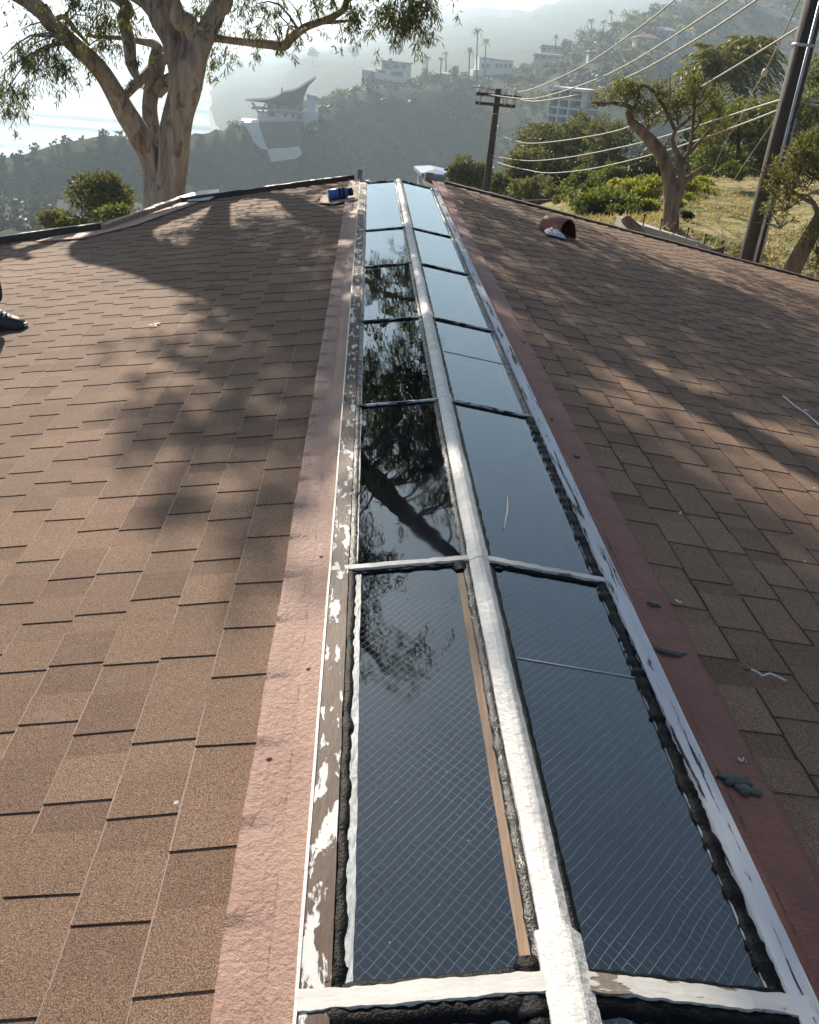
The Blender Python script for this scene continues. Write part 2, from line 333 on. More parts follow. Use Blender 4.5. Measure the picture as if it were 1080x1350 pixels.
# ------------------------------------------------------------------ terrain: one sheet in rings round the house, shaped by its ridges
# each layer: (pixel u, v, ground distance) along a real ridge, terrace or valley line
def lay(lst):
    r = []
    for e in lst:
        if len(e) == 3 and e[0] is not None:
            a, k = azel(e[0], e[1]); r.append((a, e[2], CAM[2]+k*e[2]))
        else: r.append(e[1:])                      # (None, az, d, z)
    r.sort(); return np.array(r)
A_ = lambda az, d, z: (None, az, d, z)
LAYERS = [
 lay([A_(-180, 4, -5.5), A_(-20, 4, -5.5), A_(25, 4, -4.5), A_(60, 4, -4.), A_(180, 4, -5.5)]),
 lay([A_(-180, 9, -5.6), A_(-20, 10, -6), A_(5, 12.5, -4.), A_(18, 12.5, -2.9), A_(40, 12, -2.4), A_(90, 10, -3), A_(180, 9, -5)]),
 lay([A_(-180, 20, -6), A_(-30, 18, -8), (0, 420, 18), (215, 420, 18), (540, 330, 18), (640, 315, 18), (760, 298, 17), (885, 308, 17), (1000, 345, 17.5), (1080, 365, 17.5), A_(60, 18, 0), A_(120, 20, -1), A_(180, 20, -6)]),
 lay([A_(-180, 40, -7), A_(-30, 45, -22), (0, 380, 45), (215, 360, 45), (540, 300, 42), (640, 275, 40), (760, 247, 36), (885, 234, 34), (1000, 236, 34), (1080, 222, 34), A_(60, 34, 3), A_(120, 36, 4), A_(180, 40, -7)]),
 lay([A_(-180, 90, -10), A_(-30, 130, -60), (0, 330, 140), (215, 320, 140), (540, 330, 130), (640, 320, 110), (760, 270, 80), (885, 245, 62), (1000, 250, 60), (1080, 240, 60), A_(60, 60, 0), A_(120, 70, 8), A_(180, 90, -10)]),
 lay([A_(-180, 160, -14), A_(-30, 200, -66), (0, 262, 282), (75, 262, 282), (150, 262, 280), (215, 262, 288), (265, 262, 300), (300, 262, 312), (330, 262, 326), (412, 262, 338), (450, 260, 346), (490, 258, 360), (560, 256, 370), (640, 250, 370), (700, 236, 352), (760, 215, 292), (840, 195, 290), (885, 185, 380), (930, 185, 420), (1000, 190, 410), (1080, 190, 400), A_(60, 150, 0), A_(120, 150, 18), A_(180, 160, -14)]),
 lay([A_(-180, 300, -20), A_(-30, 300, -50), (0, 206, 300), (75, 187, 300), (150, 173, 300), (215, 178, 305), (265, 170, 318), (300, 163, 335), (330, 160, 352), (412, 158, 365), (430, 150, 372), (450, 136, 382), (490, 118, 400), (560, 122, 410), (640, 124, 420), (700, 135, 400), (760, 140, 330), (840, 118, 330), (885, 112, 440), (930, 102, 485), (1000, 95, 475), (1080, 90, 465), A_(60, 300, 18), A_(120, 260, 45), A_(180, 300, -20)]),
 lay([A_(-180, 420, -20), A_(-30, 400, -86), A_(-20, 380, -80), A_(-14, 400, -82), A_(-10, 420, -84), A_(-8, 440, -84), A_(-6.3, 440, -72), (400, 140, 430), (430, 138, 430), (450, 128, 430), (490, 107, 440), (560, 103, 460), (640, 99, 470), (700, 90, 490), (740, 74, 510), (780, 50, 530), (830, 28, 550), (900, 4, 570), (960, -2, 555), (1000, 12, 545), (1050, 30, 540), (1080, 34, 530), A_(60, 450, 60), A_(120, 450, 90), A_(180, 420, -20)]),
 lay([A_(-180, 700, -10), A_(-30, 700, -92), A_(-11, 700, -92), A_(-9, 720, -90), A_(-7.6, 800, -86), (385, 139, 900), (450, 128, 800), (560, 118, 760), (640, 105, 760), (740, 80, 760), (830, 45, 760), (900, 2, 700), (960, -20, 700), (1000, -30, 690), (1080, -40, 690), A_(60, 700, 70), A_(120, 700, 120), A_(180, 700, -10)]),
 lay([A_(-180, 1250, 10), A_(-30, 1250, -92), A_(-12, 1250, -92), A_(-9.5, 1200, -90), (300, 124, 1190), (345, 117, 1200), (372, 110, 1200), (386, 92, 1200), (402, 79, 1200), (450, 78, 1200), (500, 80, 1200), (560, 66, 1200), (640, 50, 1250), (740, 45, 1250), (900, 10, 1250), (1080, -40, 1250), A_(60, 1250, 120), A_(120, 1250, 170), A_(180, 1250, 10)]),
 lay([A_(-180, 2400, 50), A_(-30, 2400, -93), A_(-10, 2400, -93), (345, 75, 2500), (440, 62, 2500), (500, 42, 2500), (562, 22, 2400), (600, 15, 2400), (625, 12, 2350), (650, 9, 2300), (665, 14, 2300), (682, 8, 2200), (696, 11, 2200), (725, 0, 2100), (790, -8, 2000), (830, -2, 2000), (900, -25, 1900), (1080, -70, 1900), A_(60, 2000, 200), A_(120, 2000, 240), A_(180, 2400, 50)]),
 lay([A_(-180, 4500, -20), A_(-30, 4500, -94), A_(-4, 4500, -94), A_(0, 4500, -60), A_(30, 4500, 60), A_(180, 4500, -20)]),
]
NDR = np.array([0, 0, .3, .5, 1.5, 2.5, 1.2, 1.6, 4., 3., 16., 5.])   # roughness near each layer
def terr(az, d):
    ds = np.array([np.interp(az, l[:, 0], l[:, 1]) for l in LAYERS]); zs = np.array([np.interp(az, l[:, 0], l[:, 2]) for l in LAYERS])
    z = np.interp(d, ds, zs); a = np.interp(d, ds, NDR)
    x, y = d*math.sin(R(az)), d*math.cos(R(az)); k = .5/max(3., a*7)
    return z+a*.8*fbm(x*k, y*k, 3.1)
def tz(x, y):
    x -= CAM[0]; return terr(math.degrees(math.atan2(x, y)), max(4., math.hypot(x, y)))
def gp(u, v, d0=14., d1=3000., dflt=None):
    """where the ray through (u, v) meets the terrain beyond d0"""
    a, k = azel(u, v); d = d0
    while d < d1:
        if CAM[2]+k*d < terr(a, d): return np.array([CAM[0]+d*math.sin(R(a)), d*math.cos(R(a)), terr(a, d)]), d
        d *= 1.012
    return at(u, v, dflt or 450.), dflt or 450.
def terrain():
    azs = np.concatenate([np.arange(-180, -32, 6.), np.arange(-32, 36, .4), np.arange(36, 180, 6.)])
    rs = np.concatenate([np.geomspace(4, 40, 26)[:-1], np.geomspace(40, 620, 95)[:-1], np.geomspace(620, 4500, 46)])
    mb = MB(); n = len(azs); V = []
    for r in rs:
        for a in azs:
            V.append((CAM[0]+r*math.sin(R(a)), r*math.cos(R(a)), terr(a, r)))
    F = []
    for i in range(len(rs)-1):
        for j in range(n): F.append((i*n+j, i*n+(j+1) % n, (i+1)*n+(j+1) % n, (i+1)*n+j))
    V.append((CAM[0], 0, -5.5)); F += [(len(V)-1, (j+1) % n, j) for j in range(n)]
    F = [f[::-1] for f in F]
    mb.add(V, F); o = mb.build('terrain', 'ground', smooth=True, base=(0, 0, 0)); o['kind'] = 'structure'
terrain()
def sea():
    mb = MB(); q = 5200; mb.add([(-q, -q, -85), (q, -q, -85), (q, q, -85), (-q, q, -85)], [(0, 1, 2, 3)])
    o = mb.build('water', 'water', base=(0, 0, -85)); o['kind'] = 'structure'
sea()
# ------------------------------------------------------------------ the roof
def shingles(side, poly_y, parent):
    """courses of laminated shingles on one slope; poly_y(s) gives the (y0, y1) extent at slope distance s from the ridge flashing"""
    mb = MB(); ex = .144
    ct, st = (math.cos(TL), math.sin(TL)) if side < 0 else (math.cos(TR), math.sin(TR))
    x0 = -.512 if side < 0 else .532; z0 = zl(x0) if side < 0 else zr(x0)
    n = np.array([side*st, 0, ct]); dv = np.array([side*ct, 0, -st])
    P = lambda s, y, h: np.array([x0, 0, z0])+dv*s+n*h+np.array([0, y, 0])
    nc = 44 if side < 0 else 56
    for c in range(nc):
        sd, su = (c+1)*ex, c*ex-.004
        y0, y1 = poly_y(sd-ex*.5); y = y0; ph = rnd.uniform(0, 9)
        jit = lambda yy: .003*noise.noise(Vector((yy*1.3, c*3.7, side)))+.0012*noise.noise(Vector((yy*6, c*5.7, side)))
        hj = lambda yy: .0036*noise.noise(Vector((yy*.7, c*1.9, 5+side)))
        thick = True
        while y < y1:
            ln = rnd.uniform(.10, .17) if thick else rnd.uniform(.07, .13)
            ye = min(y+ln, y1); add = .0031 if thick else 0.
            hd = .0085+add; t = min(1, max(0, rnd.gauss(.5, .2)+(-.07 if not thick else .03)))
            sk = rnd.uniform(-.004, .004) if thick else 0
            a, b = y+sk, ye+sk
            ja, jb = jit(y), jit(ye); ha, hb = hj(y), hj(ye)
            vs = [P(su, y, add), P(su, ye, add), P(sd+jb, b, hd+hb), P(sd+ja, a, hd+ha),
                  P(su, y, -.004), P(su, ye, -.004), P(sd+jb, b, -.004), P(sd+ja, a, -.004)]
            fs = [(0, 1, 2, 3), (3, 2, 6, 7), (0, 3, 7, 4), (1, 5, 6, 2)]
            if side < 0: fs = [f[::-1] for f in fs]
            mb.add(vs, fs, t)
            # worn, granule-free lower edge, coloured as sunlit on the left, shaded on the right
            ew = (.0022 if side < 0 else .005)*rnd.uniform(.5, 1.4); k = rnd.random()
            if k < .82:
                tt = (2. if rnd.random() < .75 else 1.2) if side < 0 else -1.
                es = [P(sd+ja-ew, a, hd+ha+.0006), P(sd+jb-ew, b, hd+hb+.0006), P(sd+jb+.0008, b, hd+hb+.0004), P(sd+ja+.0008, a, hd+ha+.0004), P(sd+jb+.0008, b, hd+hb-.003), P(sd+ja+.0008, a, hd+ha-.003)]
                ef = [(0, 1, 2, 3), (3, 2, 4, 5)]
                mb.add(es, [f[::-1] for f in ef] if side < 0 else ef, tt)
            y = ye; thick = not thick
    return mb.build('shingles', 'shingle', parent)
def rake_y(s):                                             # left slope ends at 10.3, cut back to 9.0 low down
    x = -.512-s*math.cos(TL)
    if x > -2.34: return (-3.5, 10.28)
    if x > -2.80: return (-3.5, 10.28-(-2.34-x)/.46*1.24)
    return (-3.5, 9.03)
house = thing('house', 'low house under a brown shingle gable roof split by a long skylight', 'house', (0, 3, -5.5))
shingles(-1, rake_y, house)
shingles(1, lambda s: (-3.5, 10.68), house)
def deck_and_trim():
    # sheathing under the shingles, walls
    for sgn, zf, xs in ((-1, zl, (-.30, -2.34, -2.8, -6.75)), (1, zr, (.30, 2., 5., 8.45))):
        mb = MB(); ys = ((10.27, 10.27, 9.0, 9.0) if sgn < 0 else (10.67,)*4)
        for i in range(3):
            a, b = xs[i], xs[i+1]
            q = [(a, -3.5, zf(a)-.012), (b, -3.5, zf(b)-.012), (b, ys[i+1], zf(b)-.012), (a, ys[i], zf(a)-.012)]
            lo = [(p[0], p[1], p[2]-.12) for p in q]
            fs = [(0, 1, 2, 3), (7, 6, 5, 4), (2, 3, 7, 6), (0, 1, 5, 4), (1, 2, 6, 5), (3, 0, 4, 7)]
            mb.add(q+lo, fs)
        mb.build('roof_deck', 'rakeR', house)
    mb = MB()
    for x in (-6.2, 7.9): mb.box((x, 3., -3.6), (.25, 12, 4.0))
    for y in (-3.2, 8.7): mb.box((.85, y, -3.75), (13.7, .25, 3.7))
    mb.build('wall', 'cream', house)
    # far rake edges
    mb = MB()
    pts = [(-.42, 10.30), (-2.34, 10.30)]
    def board(mb, a, b, za, zb, w, h, lift, seg=14):
        a, b = np.array((*a, za), float), np.array((*b, zb), float); d = (b-a); Ln = np.linalg.norm(d); d /= Ln
        up = np.array((0, 0, 1.)); sd = np.cross(d, up); sd /= np.linalg.norm(sd); up = np.cross(sd, d)
        for i in range(seg):
            p, q = a+d*Ln*i/seg, a+d*Ln*(i+1)/seg
            j = .006*fbm(i*.7, a[0]*3, 1)
            mb.box((p+q)/2+up*(lift+h/2+j), (w*(1+.2*j), Ln/seg+.002*(i % 2), h*(1+.004*(i % 3))), (sd, d, up))
    board(mb, (-.46, 10.33), (-2.36, 10.33), zl(-.46), zl(-2.36), .07, .085, -.03)
    mb.build('rake_edge', 'rake', house); mb = MB()
    board(mb, (-2.86, 9.07), (-6.7, 9.07), zl(-2.86), zl(-6.7), .07, .105, -.03)
    mb.build('rake_edge', 'rake', house)
    mb = MB(); board(mb, (.56, 10.73), (8.4, 10.73), zr(.56), zr(8.4), .10, .06, -.03, 30); mb.build('rake_edge', 'rakeR', house)
    mb = MB(); board(mb, (-2.35, 10.36), (-2.86, 9.02), zl(-2.35), zl(-2.86), .05, .075, -.01, 8); mb.build('diagonal_flashing', 'trimpink', house)
    # membrane apron below the diagonal edge
    mb = MB()
    out = [(-2.36, 10.25), (-2.12, 10.05), (-2.55, 9.0), (-2.95, 8.62), (-3.45, 8.8), (-3.3, 8.99), (-2.84, 9.0)]
    mb.extrude([(x, y, zl(x)+.012) for x, y in out], (0, 0, .010)); mb.build('membrane_patch', 'membraneL', house)
    # upright pieces of the end wall either side of the skylight
    mb = MB(); mb.box((-.405, 10.33, -.05), (.05, .05, .11)); mb.build('end_trim', 'trimpink', house)
    mb = MB(); mb.box((.385, 10.70, -.07), (.13, .07, .12), taper=.7); mb.build('end_trim', 'trimpink', house)
    for x, y, w, l, r in ((-1.75, 7.0, .3, .22, 0),):
        pass
deck_and_trim()
# ------------------------------------------------------------------ the skylight
TS = R(8.7); cs, ss = math.cos(TS), math.sin(TS)
BARS = [.82, 2.04, 3.26, 4.46, 5.74, 7.0, 9.67]
sky_l = thing('ridge_skylight', 'long double pitched glass skylight running along the roof ridge', 'skylight', (0, 4.6, -.12))
def SP(s, y, h=0.):
    """point on the skylight slope: s metres from its ridge (negative = left)"""
    sg = -1 if s < 0 else 1
    return np.array([s*cs+sg*h*ss, y, -abs(s)*ss+h*cs])
def slab(mb, s0, s1, y0, y1, h0, h1, nseg=1, wob=0., seed=0, wy=0.):
    """a strip lying on the skylight slope, with a slightly uneven surface"""
    ns = max(1, nseg)
    for i in range(ns):
        a, b = y0+(y1-y0)*i/ns, y0+(y1-y0)*(i+1)/ns
        w = lambda y, k: wob*noise.noise(Vector((y*9, k*3.3, seed)))+wob*.7*noise.noise(Vector((y*31, k*3.3, seed)))
        vs = [SP(s0+w(a, 1), a, h0), SP(s1+w(a, 2), a, h0), SP(s1+w(b, 2), b, h0), SP(s0+w(b, 1), b, h0)]
        vt = [SP(s0+w(a, 1), a, h1+w(a, 3)), SP(s1+w(a, 2), a, h1+w(a, 4)), SP(s1+w(b, 2), b, h1+w(b, 4)), SP(s0+w(b, 1), b, h1+w(b, 3))]
        fs = [(4, 5, 6, 7), (0, 1, 5, 4), (1, 2, 6, 5), (2, 3, 7, 6), (3, 0, 4, 7)]
        if s0 > s1: fs = [f[::-1] for f in fs]
        mb.add(vs+vt, fs)
def bead(p0, p1, r, seed, mat, name='sealant_bead', flat=.55, step=.012, wob=.5, parent=None):
    """a hand-laid bead of sealant between two slope points (s, y, h)"""
    a, b = np.array(p0, float), np.array(p1, float); L_ = np.linalg.norm((b-a)[:2]); n = max(6, int(L_/step)); mb = MB(); rings = []
    d = (b-a)/L_; nrm = np.array((-d[1], d[0], 0))
    for i in range(n+1):
        q = a+(b-a)*i/n; x = i*step
        w = r*(1+wob*noise.noise(Vector((x*28, seed, 0)))+wob*.6*noise.noise(Vector((x*75, seed, 4)))); off = r*.35*noise.noise(Vector((x*18, seed, 8)))
        ring = []
        for k in range(7):
            th = math.pi*k/6; e = w*math.cos(th)+off; h = w*flat*math.sin(th)*(1+.5*noise.noise(Vector((x*60, th*2, seed))))
            t = q+nrm*e; ring.append(SP(t[0], t[1], t[2]+max(0, h)))
        rings.append(ring)
    vs = [p for g in rings for p in g]; fs = []
    for i in range(n):
        for k in range(6): fs.append((i*7+k, i*7+k+1, (i+1)*7+k+1, (i+1)*7+k))
    mb.add(vs, fs); return mb.build(name, mat, parent or sky_l, True)
GL, GR = -.330, .338             # glass edges
def skylight():
    ys = [-.42]+BARS
    # glass
    for i in range(len(ys)-1):
        y0, y1 = ys[i], ys[i+1]
        for s0, s1 in ((GL-.012, -.02), (.02, GR+.012)):
            mb = MB(); a, b = (s0, s1)
            vs = [SP(a, y0+.008, 0), SP(b, y0+.008, 0), SP(b, y1-.008, 0), SP(a, y1-.008, 0)]
            mb.add(vs, [(0, 1, 2, 3)]); mb.build('glass_pane', 'glass' if i < 2 else 'plainglass', sky_l)
    # rails
    for y0, y1 in zip(ys[:-1], ys[1:]):
        pass
    mb = MB(); slab(mb, -.398, -.350, -.42, 9.68, -.02, .013, 130, .0018, 1); mb.build('side_rail', 'peelL', sky_l)
    mb = MB(); slab(mb, -.403, -.3975, -.42, 9.68, -.035, .0165, 90, .0008, 2); mb.build('drip_edge', 'cap', sky_l)
    mb = MB(); slab(mb, .358, .402, -.42, 9.68, -.02, .016, 130, .002, 3); mb.build('side_rail', 'peelR', sky_l)
    mb = MB(); slab(mb, .402, .407, -.42, 9.68, -.035, .013, 90, .0008, 4); mb.build('drip_edge', 'cap', sky_l)
    # pale inner lips of dried caulk / metal
    mb = MB(); slab(mb, -.333, -.317, -.42, 2.02, .0005, .003, 160, .0022, 5); mb.build('caulk_lip', 'smear', sky_l)
    mb = MB(); slab(mb, -.330, -.3265, 2.06, 9.66, .0005, .003, 240, .0012, 6); mb.build('caulk_lip', 'smear', sky_l)
    mb = MB(); slab(mb, .331, .3345, -.42, 9.66, .0005, .003, 300, .0012, 7); mb.build('caulk_lip', 'smear', sky_l)
    # beads along rails
    for i in range(len(ys)-1):
        y0, y1 = ys[i], ys[i+1]
        bead((-.343, y0+.01, .001), (-.343, y1-.01, .001), .0135, 10+i, 'tar' if i < 2 else 'tarspeck', wob=.45)
        bead((.347, y0+.01, .001), (.347, y1-.01, .001), .0165 if i < 3 else .012, 30+i, 'tar' if i < 3 else 'tarspeck', wob=.7)
        bead((-.036, y0+.02, .001), (-.036, y1-.02, .001), .0105, 50+i, 'tarspeck', wob=.6)
        bead((.033, y0+.02, .001), (.033, y1-.02, .001), .0075, 70+i, 'tar', wob=.5)
    # ridge cap: rounded box section, painted thickly
    mb = MB(); sec = [(-.0275, -.006), (-.0272, .007), (-.006, .0205), (.005, .0215), (.0095, .0195), (.0262, .003), (.0275, -.006)]
    def capseg(y0, y1, k, n, seed):
        V = []; F = []
        for i in range(n+1):
            y = y0+(y1-y0)*i/n
            for j, (x, z) in enumerate(sec):
                w = .0013*noise.noise(Vector((y*4, j*.9, seed)))+.0011*noise.noise(Vector((y*26, j*1.7, seed)))
                V.append((x*k+w, y, z*k+w))
        m_ = len(sec)
        for i in range(n):
            for j in range(m_-1): F.append((i*m_+j, (i+1)*m_+j, (i+1)*m_+j+1, i*m_+j+1))
        F += [tuple(range(m_)), tuple(n*m_+j for j in range(m_-1, -1, -1))]
        mb.add(V, F)
    capseg(.90, 9.69, 1., 420, 2); capseg(-.42, .902, 1.38, 80, 5)
    for y in (2.06, 3.29, 4.5, 5.77, 7.03): capseg(y-.035, y+.03, 1.07, 8, y)
    mb.build('ridge_cap', 'cap', sky_l)
    # cross bars
    for i, y in enumerate(BARS):
        white = i < 2
        w = (.020, .013, .008, .008, .008, .007, .006)[i]; h = (.016, .013, .010, .010, .010, .010, .012)[i]
        for s0, s1 in ((-.398, -.025), (.025, .402)):
            mb = MB(); n = 40
            for k in range(n):
                a, b = s0+(s1-s0)*k/n, s0+(s1-s0)*(k+1)/n
                f = lambda s, q: y+q*w*(1+.22*noise.noise(Vector((s*22, q*2, i)))+.15*noise.noise(Vector((s*70, q*2, i))))
                g = lambda s: h+.0015*noise.noise(Vector((s*40, i, 2)))
                vs = [SP(a, f(a, -1), -.004), SP(b, f(b, -1), -.004), SP(b, f(b, 1), -.004), SP(a, f(a, 1), -.004),
                      SP(a, f(a, -.8), g(a)), SP(b, f(b, -.8), g(b)), SP(b, f(b, .8), g(b)), SP(a, f(a, .8), g(a))]
                mb.add(vs, [(4, 5, 6, 7), (0, 1, 5, 4), (2, 3, 7, 6)]+([(3, 0, 4, 7)] if k == 0 else [])+([(1, 2, 6, 5)] if k == n-1 else []))
            mb.build('cross_bar', 'barw' if white else 'bar', sky_l)
            e0, e1 = (s0+.004, s1) if s0 < 0 else (s0, s1-.004)
            bead((e0, y-w-.003, .001), (e1, y-w-.003, .001), (.022, .011, .007, .007, .008, .006, .004)[i], 90+i*4+(s0 > 0), 'tar', flat=.5)
            bead((e0*.9, y+w+.002, .001), (e1, y+w+.002, .001), (.010, .006, .005, .005, .005, .004, .004)[i], 120+i*4+(s0 > 0), 'tar', flat=.6)
    # corner smears of tar at the near cross bar
    for k, (s, y, r) in enumerate(((-.055, .80, .026), (-.052, .84, .022), (-.05, .77, .022), (-.36, .865, .02), (-.345, .85, .02), (.35, .86, .018), (.052, 2.02, .012), (-.05, 2.01, .016))):
        bead((s, y-r*1.2, .002), (s, y+r*1.2, .002), r, 160+k, 'tar', flat=.45, step=.006)
    # joints where a pane is made of two lites
    for s0, s1, y, w in ((.045, .33, 3.92, .0022), (.045, .33, 1.62, .0022)):
        mb = MB(); slab(mb, s0, s1, y-w, y+w, .0005, .002, 1); mb.build('glass_joint', 'smear', sky_l)
    # wooden edge seen under the near left pane, along the ridge
    mb = MB(); slab(mb, -.064, -.047, .86, 1.98, .0004, .0022, 20, .001, 9); mb.build('ridge_batten', 'ply', sky_l)
    # light shaft below
    mb = MB(); z0, z1 = -.07, -1.0
    for x in (-.335, .335): mb.box((x+math.copysign(.02, x), 4.6, (z0+z1)/2), (.04, 10.1, z1-z0))
    for y in (-.44, 9.70): mb.box((0, y, (z0+z1)/2-.01), (.70, .04, (z0-z1)))
    mb.box((0, 4.6, z1-.03), (.8, 10.3, .04)); mb.build('light_shaft', 'shaft', sky_l)
    for y in (1.52, 1.95, 3.26, 4.6, 6.0, 7.4): mb = MB(); mb.box((0, y, -.36), (.63, .09, .16)); mb.build('shaft_beam', 'shaft', sky_l)
    # flashing: a smooth strip up to the frame and a rough membrane lapping the shingles
    for side in (-1, 1):
        ys_ = np.arange(-3.4, 10.25 if side < 0 else 10.66, .0125)
        for part, (xa, ha, xb, hb) in (('flashing_strip', (.399, .020, .448, .012)), ('flashing_membrane', (.448, .012, .525 if side < 0 else .55, .016))):
            mb = MB(); V = []; F = []; m_ = 7
            zf = zl if side < 0 else zr
            for i, y in enumerate(ys_):
                for j in range(m_):
                    f = j/(m_-1); x = xa+(xb-xa)*f; h = ha+(hb-ha)*f
                    if j == m_-1 and 'membrane' in part: x += .006*noise.noise(Vector((y*2.2, side, 0)))+.003*noise.noise(Vector((y*11, side, 0)))
                    if 'membrane' in part:
                        st = (y+.04*math.sin(y*2)) % .205; h += (.0095 if side < 0 else .003)*(1-st/.205)*f+.002*noise.noise(Vector((x*60, y*40, side)))
                    else: h += .0016*noise.noise(Vector((x*40, y*5, side)))+.0014*noise.noise(Vector((x*90, y*25, side)))
                    V.append((side*x, y, zf(side*x)+h))
                V.append((side*(xb+.001), y, zf(side*xb)-.004 if 'membrane' in part else zf(side*xb)+.004)); V.append((side*xa, y, zf(side*xa)-.01))
            k = m_+2
            for i in range(len(ys_)-1):
                for j in range(m_): F.append((i*k+j, i*k+j+1, (i+1)*k+j+1, (i+1)*k+j) if side > 0 else (i*k+j+1, i*k+j, (i+1)*k+j, (i+1)*k+j+1))
            mb.add(V, F)
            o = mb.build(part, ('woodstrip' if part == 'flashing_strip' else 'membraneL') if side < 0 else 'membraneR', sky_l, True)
    # nail heads and lumps under the flashing
    for side in (-1, 1):
        mb = MB(); zf = zl if side < 0 else zr
        for k in range(20):
            y = .3+k*.48+rnd.uniform(-.22, .22); x = side*rnd.choice((.425, .455, .5 if side < 0 else .54))+rnd.uniform(-.008, .008); r = rnd.uniform(.003, .0075)
            pts = [(x, y, zf(x)+.012), (x, y, zf(x)+.012+r*.9), (x, y, zf(x)+.012+r*1.3)]
            mb.tube([np.array(p) for p in pts], [r*1.3, r*.9, r*.3], 7)
        mb.build('nail_bumps', 'membraneL' if side < 0 else 'membraneR', sky_l, True)['kind'] = 'stuff'
    # dark sealant daubs on the right flashing
    for k, (u, v, w, l) in enumerate(((862, 803, .035, .02), (881, 866, .085, .022), (968, 1036, .085, .03), (982, 1050, .05, .035), (715, 487, .02, .012), (760, 607, .02, .012), (690, 455, .018, .01))):
        c = on(u, v, True); n = 26; mb = MB(); ring = []
        for i in range(n):
            th = 2*math.pi*i/n; q = 1+.6*noise.noise(Vector((math.cos(th)*1.6, math.sin(th)*1.6, k*3.)))+.4*noise.noise(Vector((math.cos(th)*5, math.sin(th)*5, k*3.)))
            x, y = c[0]+w*.5*q*math.cos(th), c[1]+l*.5*q*math.sin(th); ring.append((x, y, zr(x)+.0185))
        ctr = (c[0], c[1], zr(c[0])+.0205)
        mb.add(ring+[ctr]+[(p[0], p[1], p[2]-.02) for p in ring], [(i, (i+1) % n, n) for i in range(n)]+[((i+1) % n, i, n+1+i, n+1+(i+1) % n) for i in range(n)])
        mb.build('sealant_daub', simpletar, sky_l, True)
simpletar = simple('grey_green_sealant', (.035, .05, .052), (.06, .075, .075), 60, .5, .8)
skylight()
# ------------------------------------------------------------------ small things on the roof
def roof_vent():
    c = on(738, 312, True); ax = np.array((.55, -.83, 0)); ax /= np.linalg.norm(ax); sd = np.array((-ax[1], ax[0], 0)); sd = -sd
    slope = np.array((ax[0], ax[1], -ax[0]*math.tan(TR)))
    t = thing('roof_vent', 'red brown half barrel roof vent on the far right slope', 'roof vent', c)
    r, ln, n = .118, .36, 18
    def hood(mb, r, l0, l1, k=1.):
        V = []; F = []
        for a in (l0, l1):
            for i in range(n+1):
                th = math.pi*i/n; p = c+slope*a+sd*r*math.cos(th)*1.05; p[2] = zr(p[0])+.006+r*1.6*math.sin(th)*(1 if a > -.1 else .8); V.append(p)
        for i in range(n): F.append((i, i+1, n+2+i, n+1+i))
        mb.add(V, F)
    mb = MB(); hood(mb, r, -.18, .10); hood(mb, r-.006, -.18, .10)
    V0 = len(mb.v); mb.add([mb.v[i] for i in range(n+1)], [tuple(range(n+1))])
    f = [(n+1+i, n+2+i, 2*(n+1)+n+2+i, 2*(n+1)+n+1+i) for i in range(n)]; mb.f += f; mb.c += [.5]*n
    mb.build('hood', 'terra', t, True)
    mb = MB(); b = c+slope*(-.05); V = []
    for i in range(n+1):
        th = math.pi*i/n; p = b+sd*(r-.008)*math.cos(th)*1.05; p[2] = zr(p[0])+.006+(r-.008)*1.55*math.sin(th); V.append(p)
    mb.add(V, [tuple(range(n+1))]); mb.build('vent_opening', 'ventdark', t)  # dark red sheet set across the inside of the hood
    mb = MB(); q = [c+slope*a+sd*s for a, s in ((-.21, -.14), (.15, -.14), (.15, .14), (-.21, .14))]
    mb.extrude([(p[0], p[1], zr(p[0])+.012) for p in q], (0, 0, .006)); mb.build('base_flashing', 'terra', t)
    # crumpled plastic stuffed under its front left corner
    mb = MB(); b = on(731, 313, True); n1, n2 = 18, 12; V = []; F = []
    for i in range(n1+1):
        for j in range(n2+1):
            a, e = i/n1, j/n2; ed = math.sin(math.pi*a)**.5*math.sin(math.pi*e)**.5
            x = b[0]+(a-.5)*.19; y = b[1]+(e-.5)*.18
            h = ed*(.03+.05*abs(noise.noise(Vector((a*5, e*5, 3))))+.03*abs(noise.noise(Vector((a*12, e*11, 7)))))
            V.append((x, y, zr(x)+.026+h))
    for i in range(n1):
        for j in range(n2): k = i*(n2+1)+j; F.append((k, k+n2+1, k+n2+2, k+1))
    mb.add(V, F); o = mb.build('plastic_bag', 'plastic')
    o['label'] = 'crumpled pale blue white plastic tucked under the red brown roof vent'; o['category'] = 'plastic bag'
roof_vent()
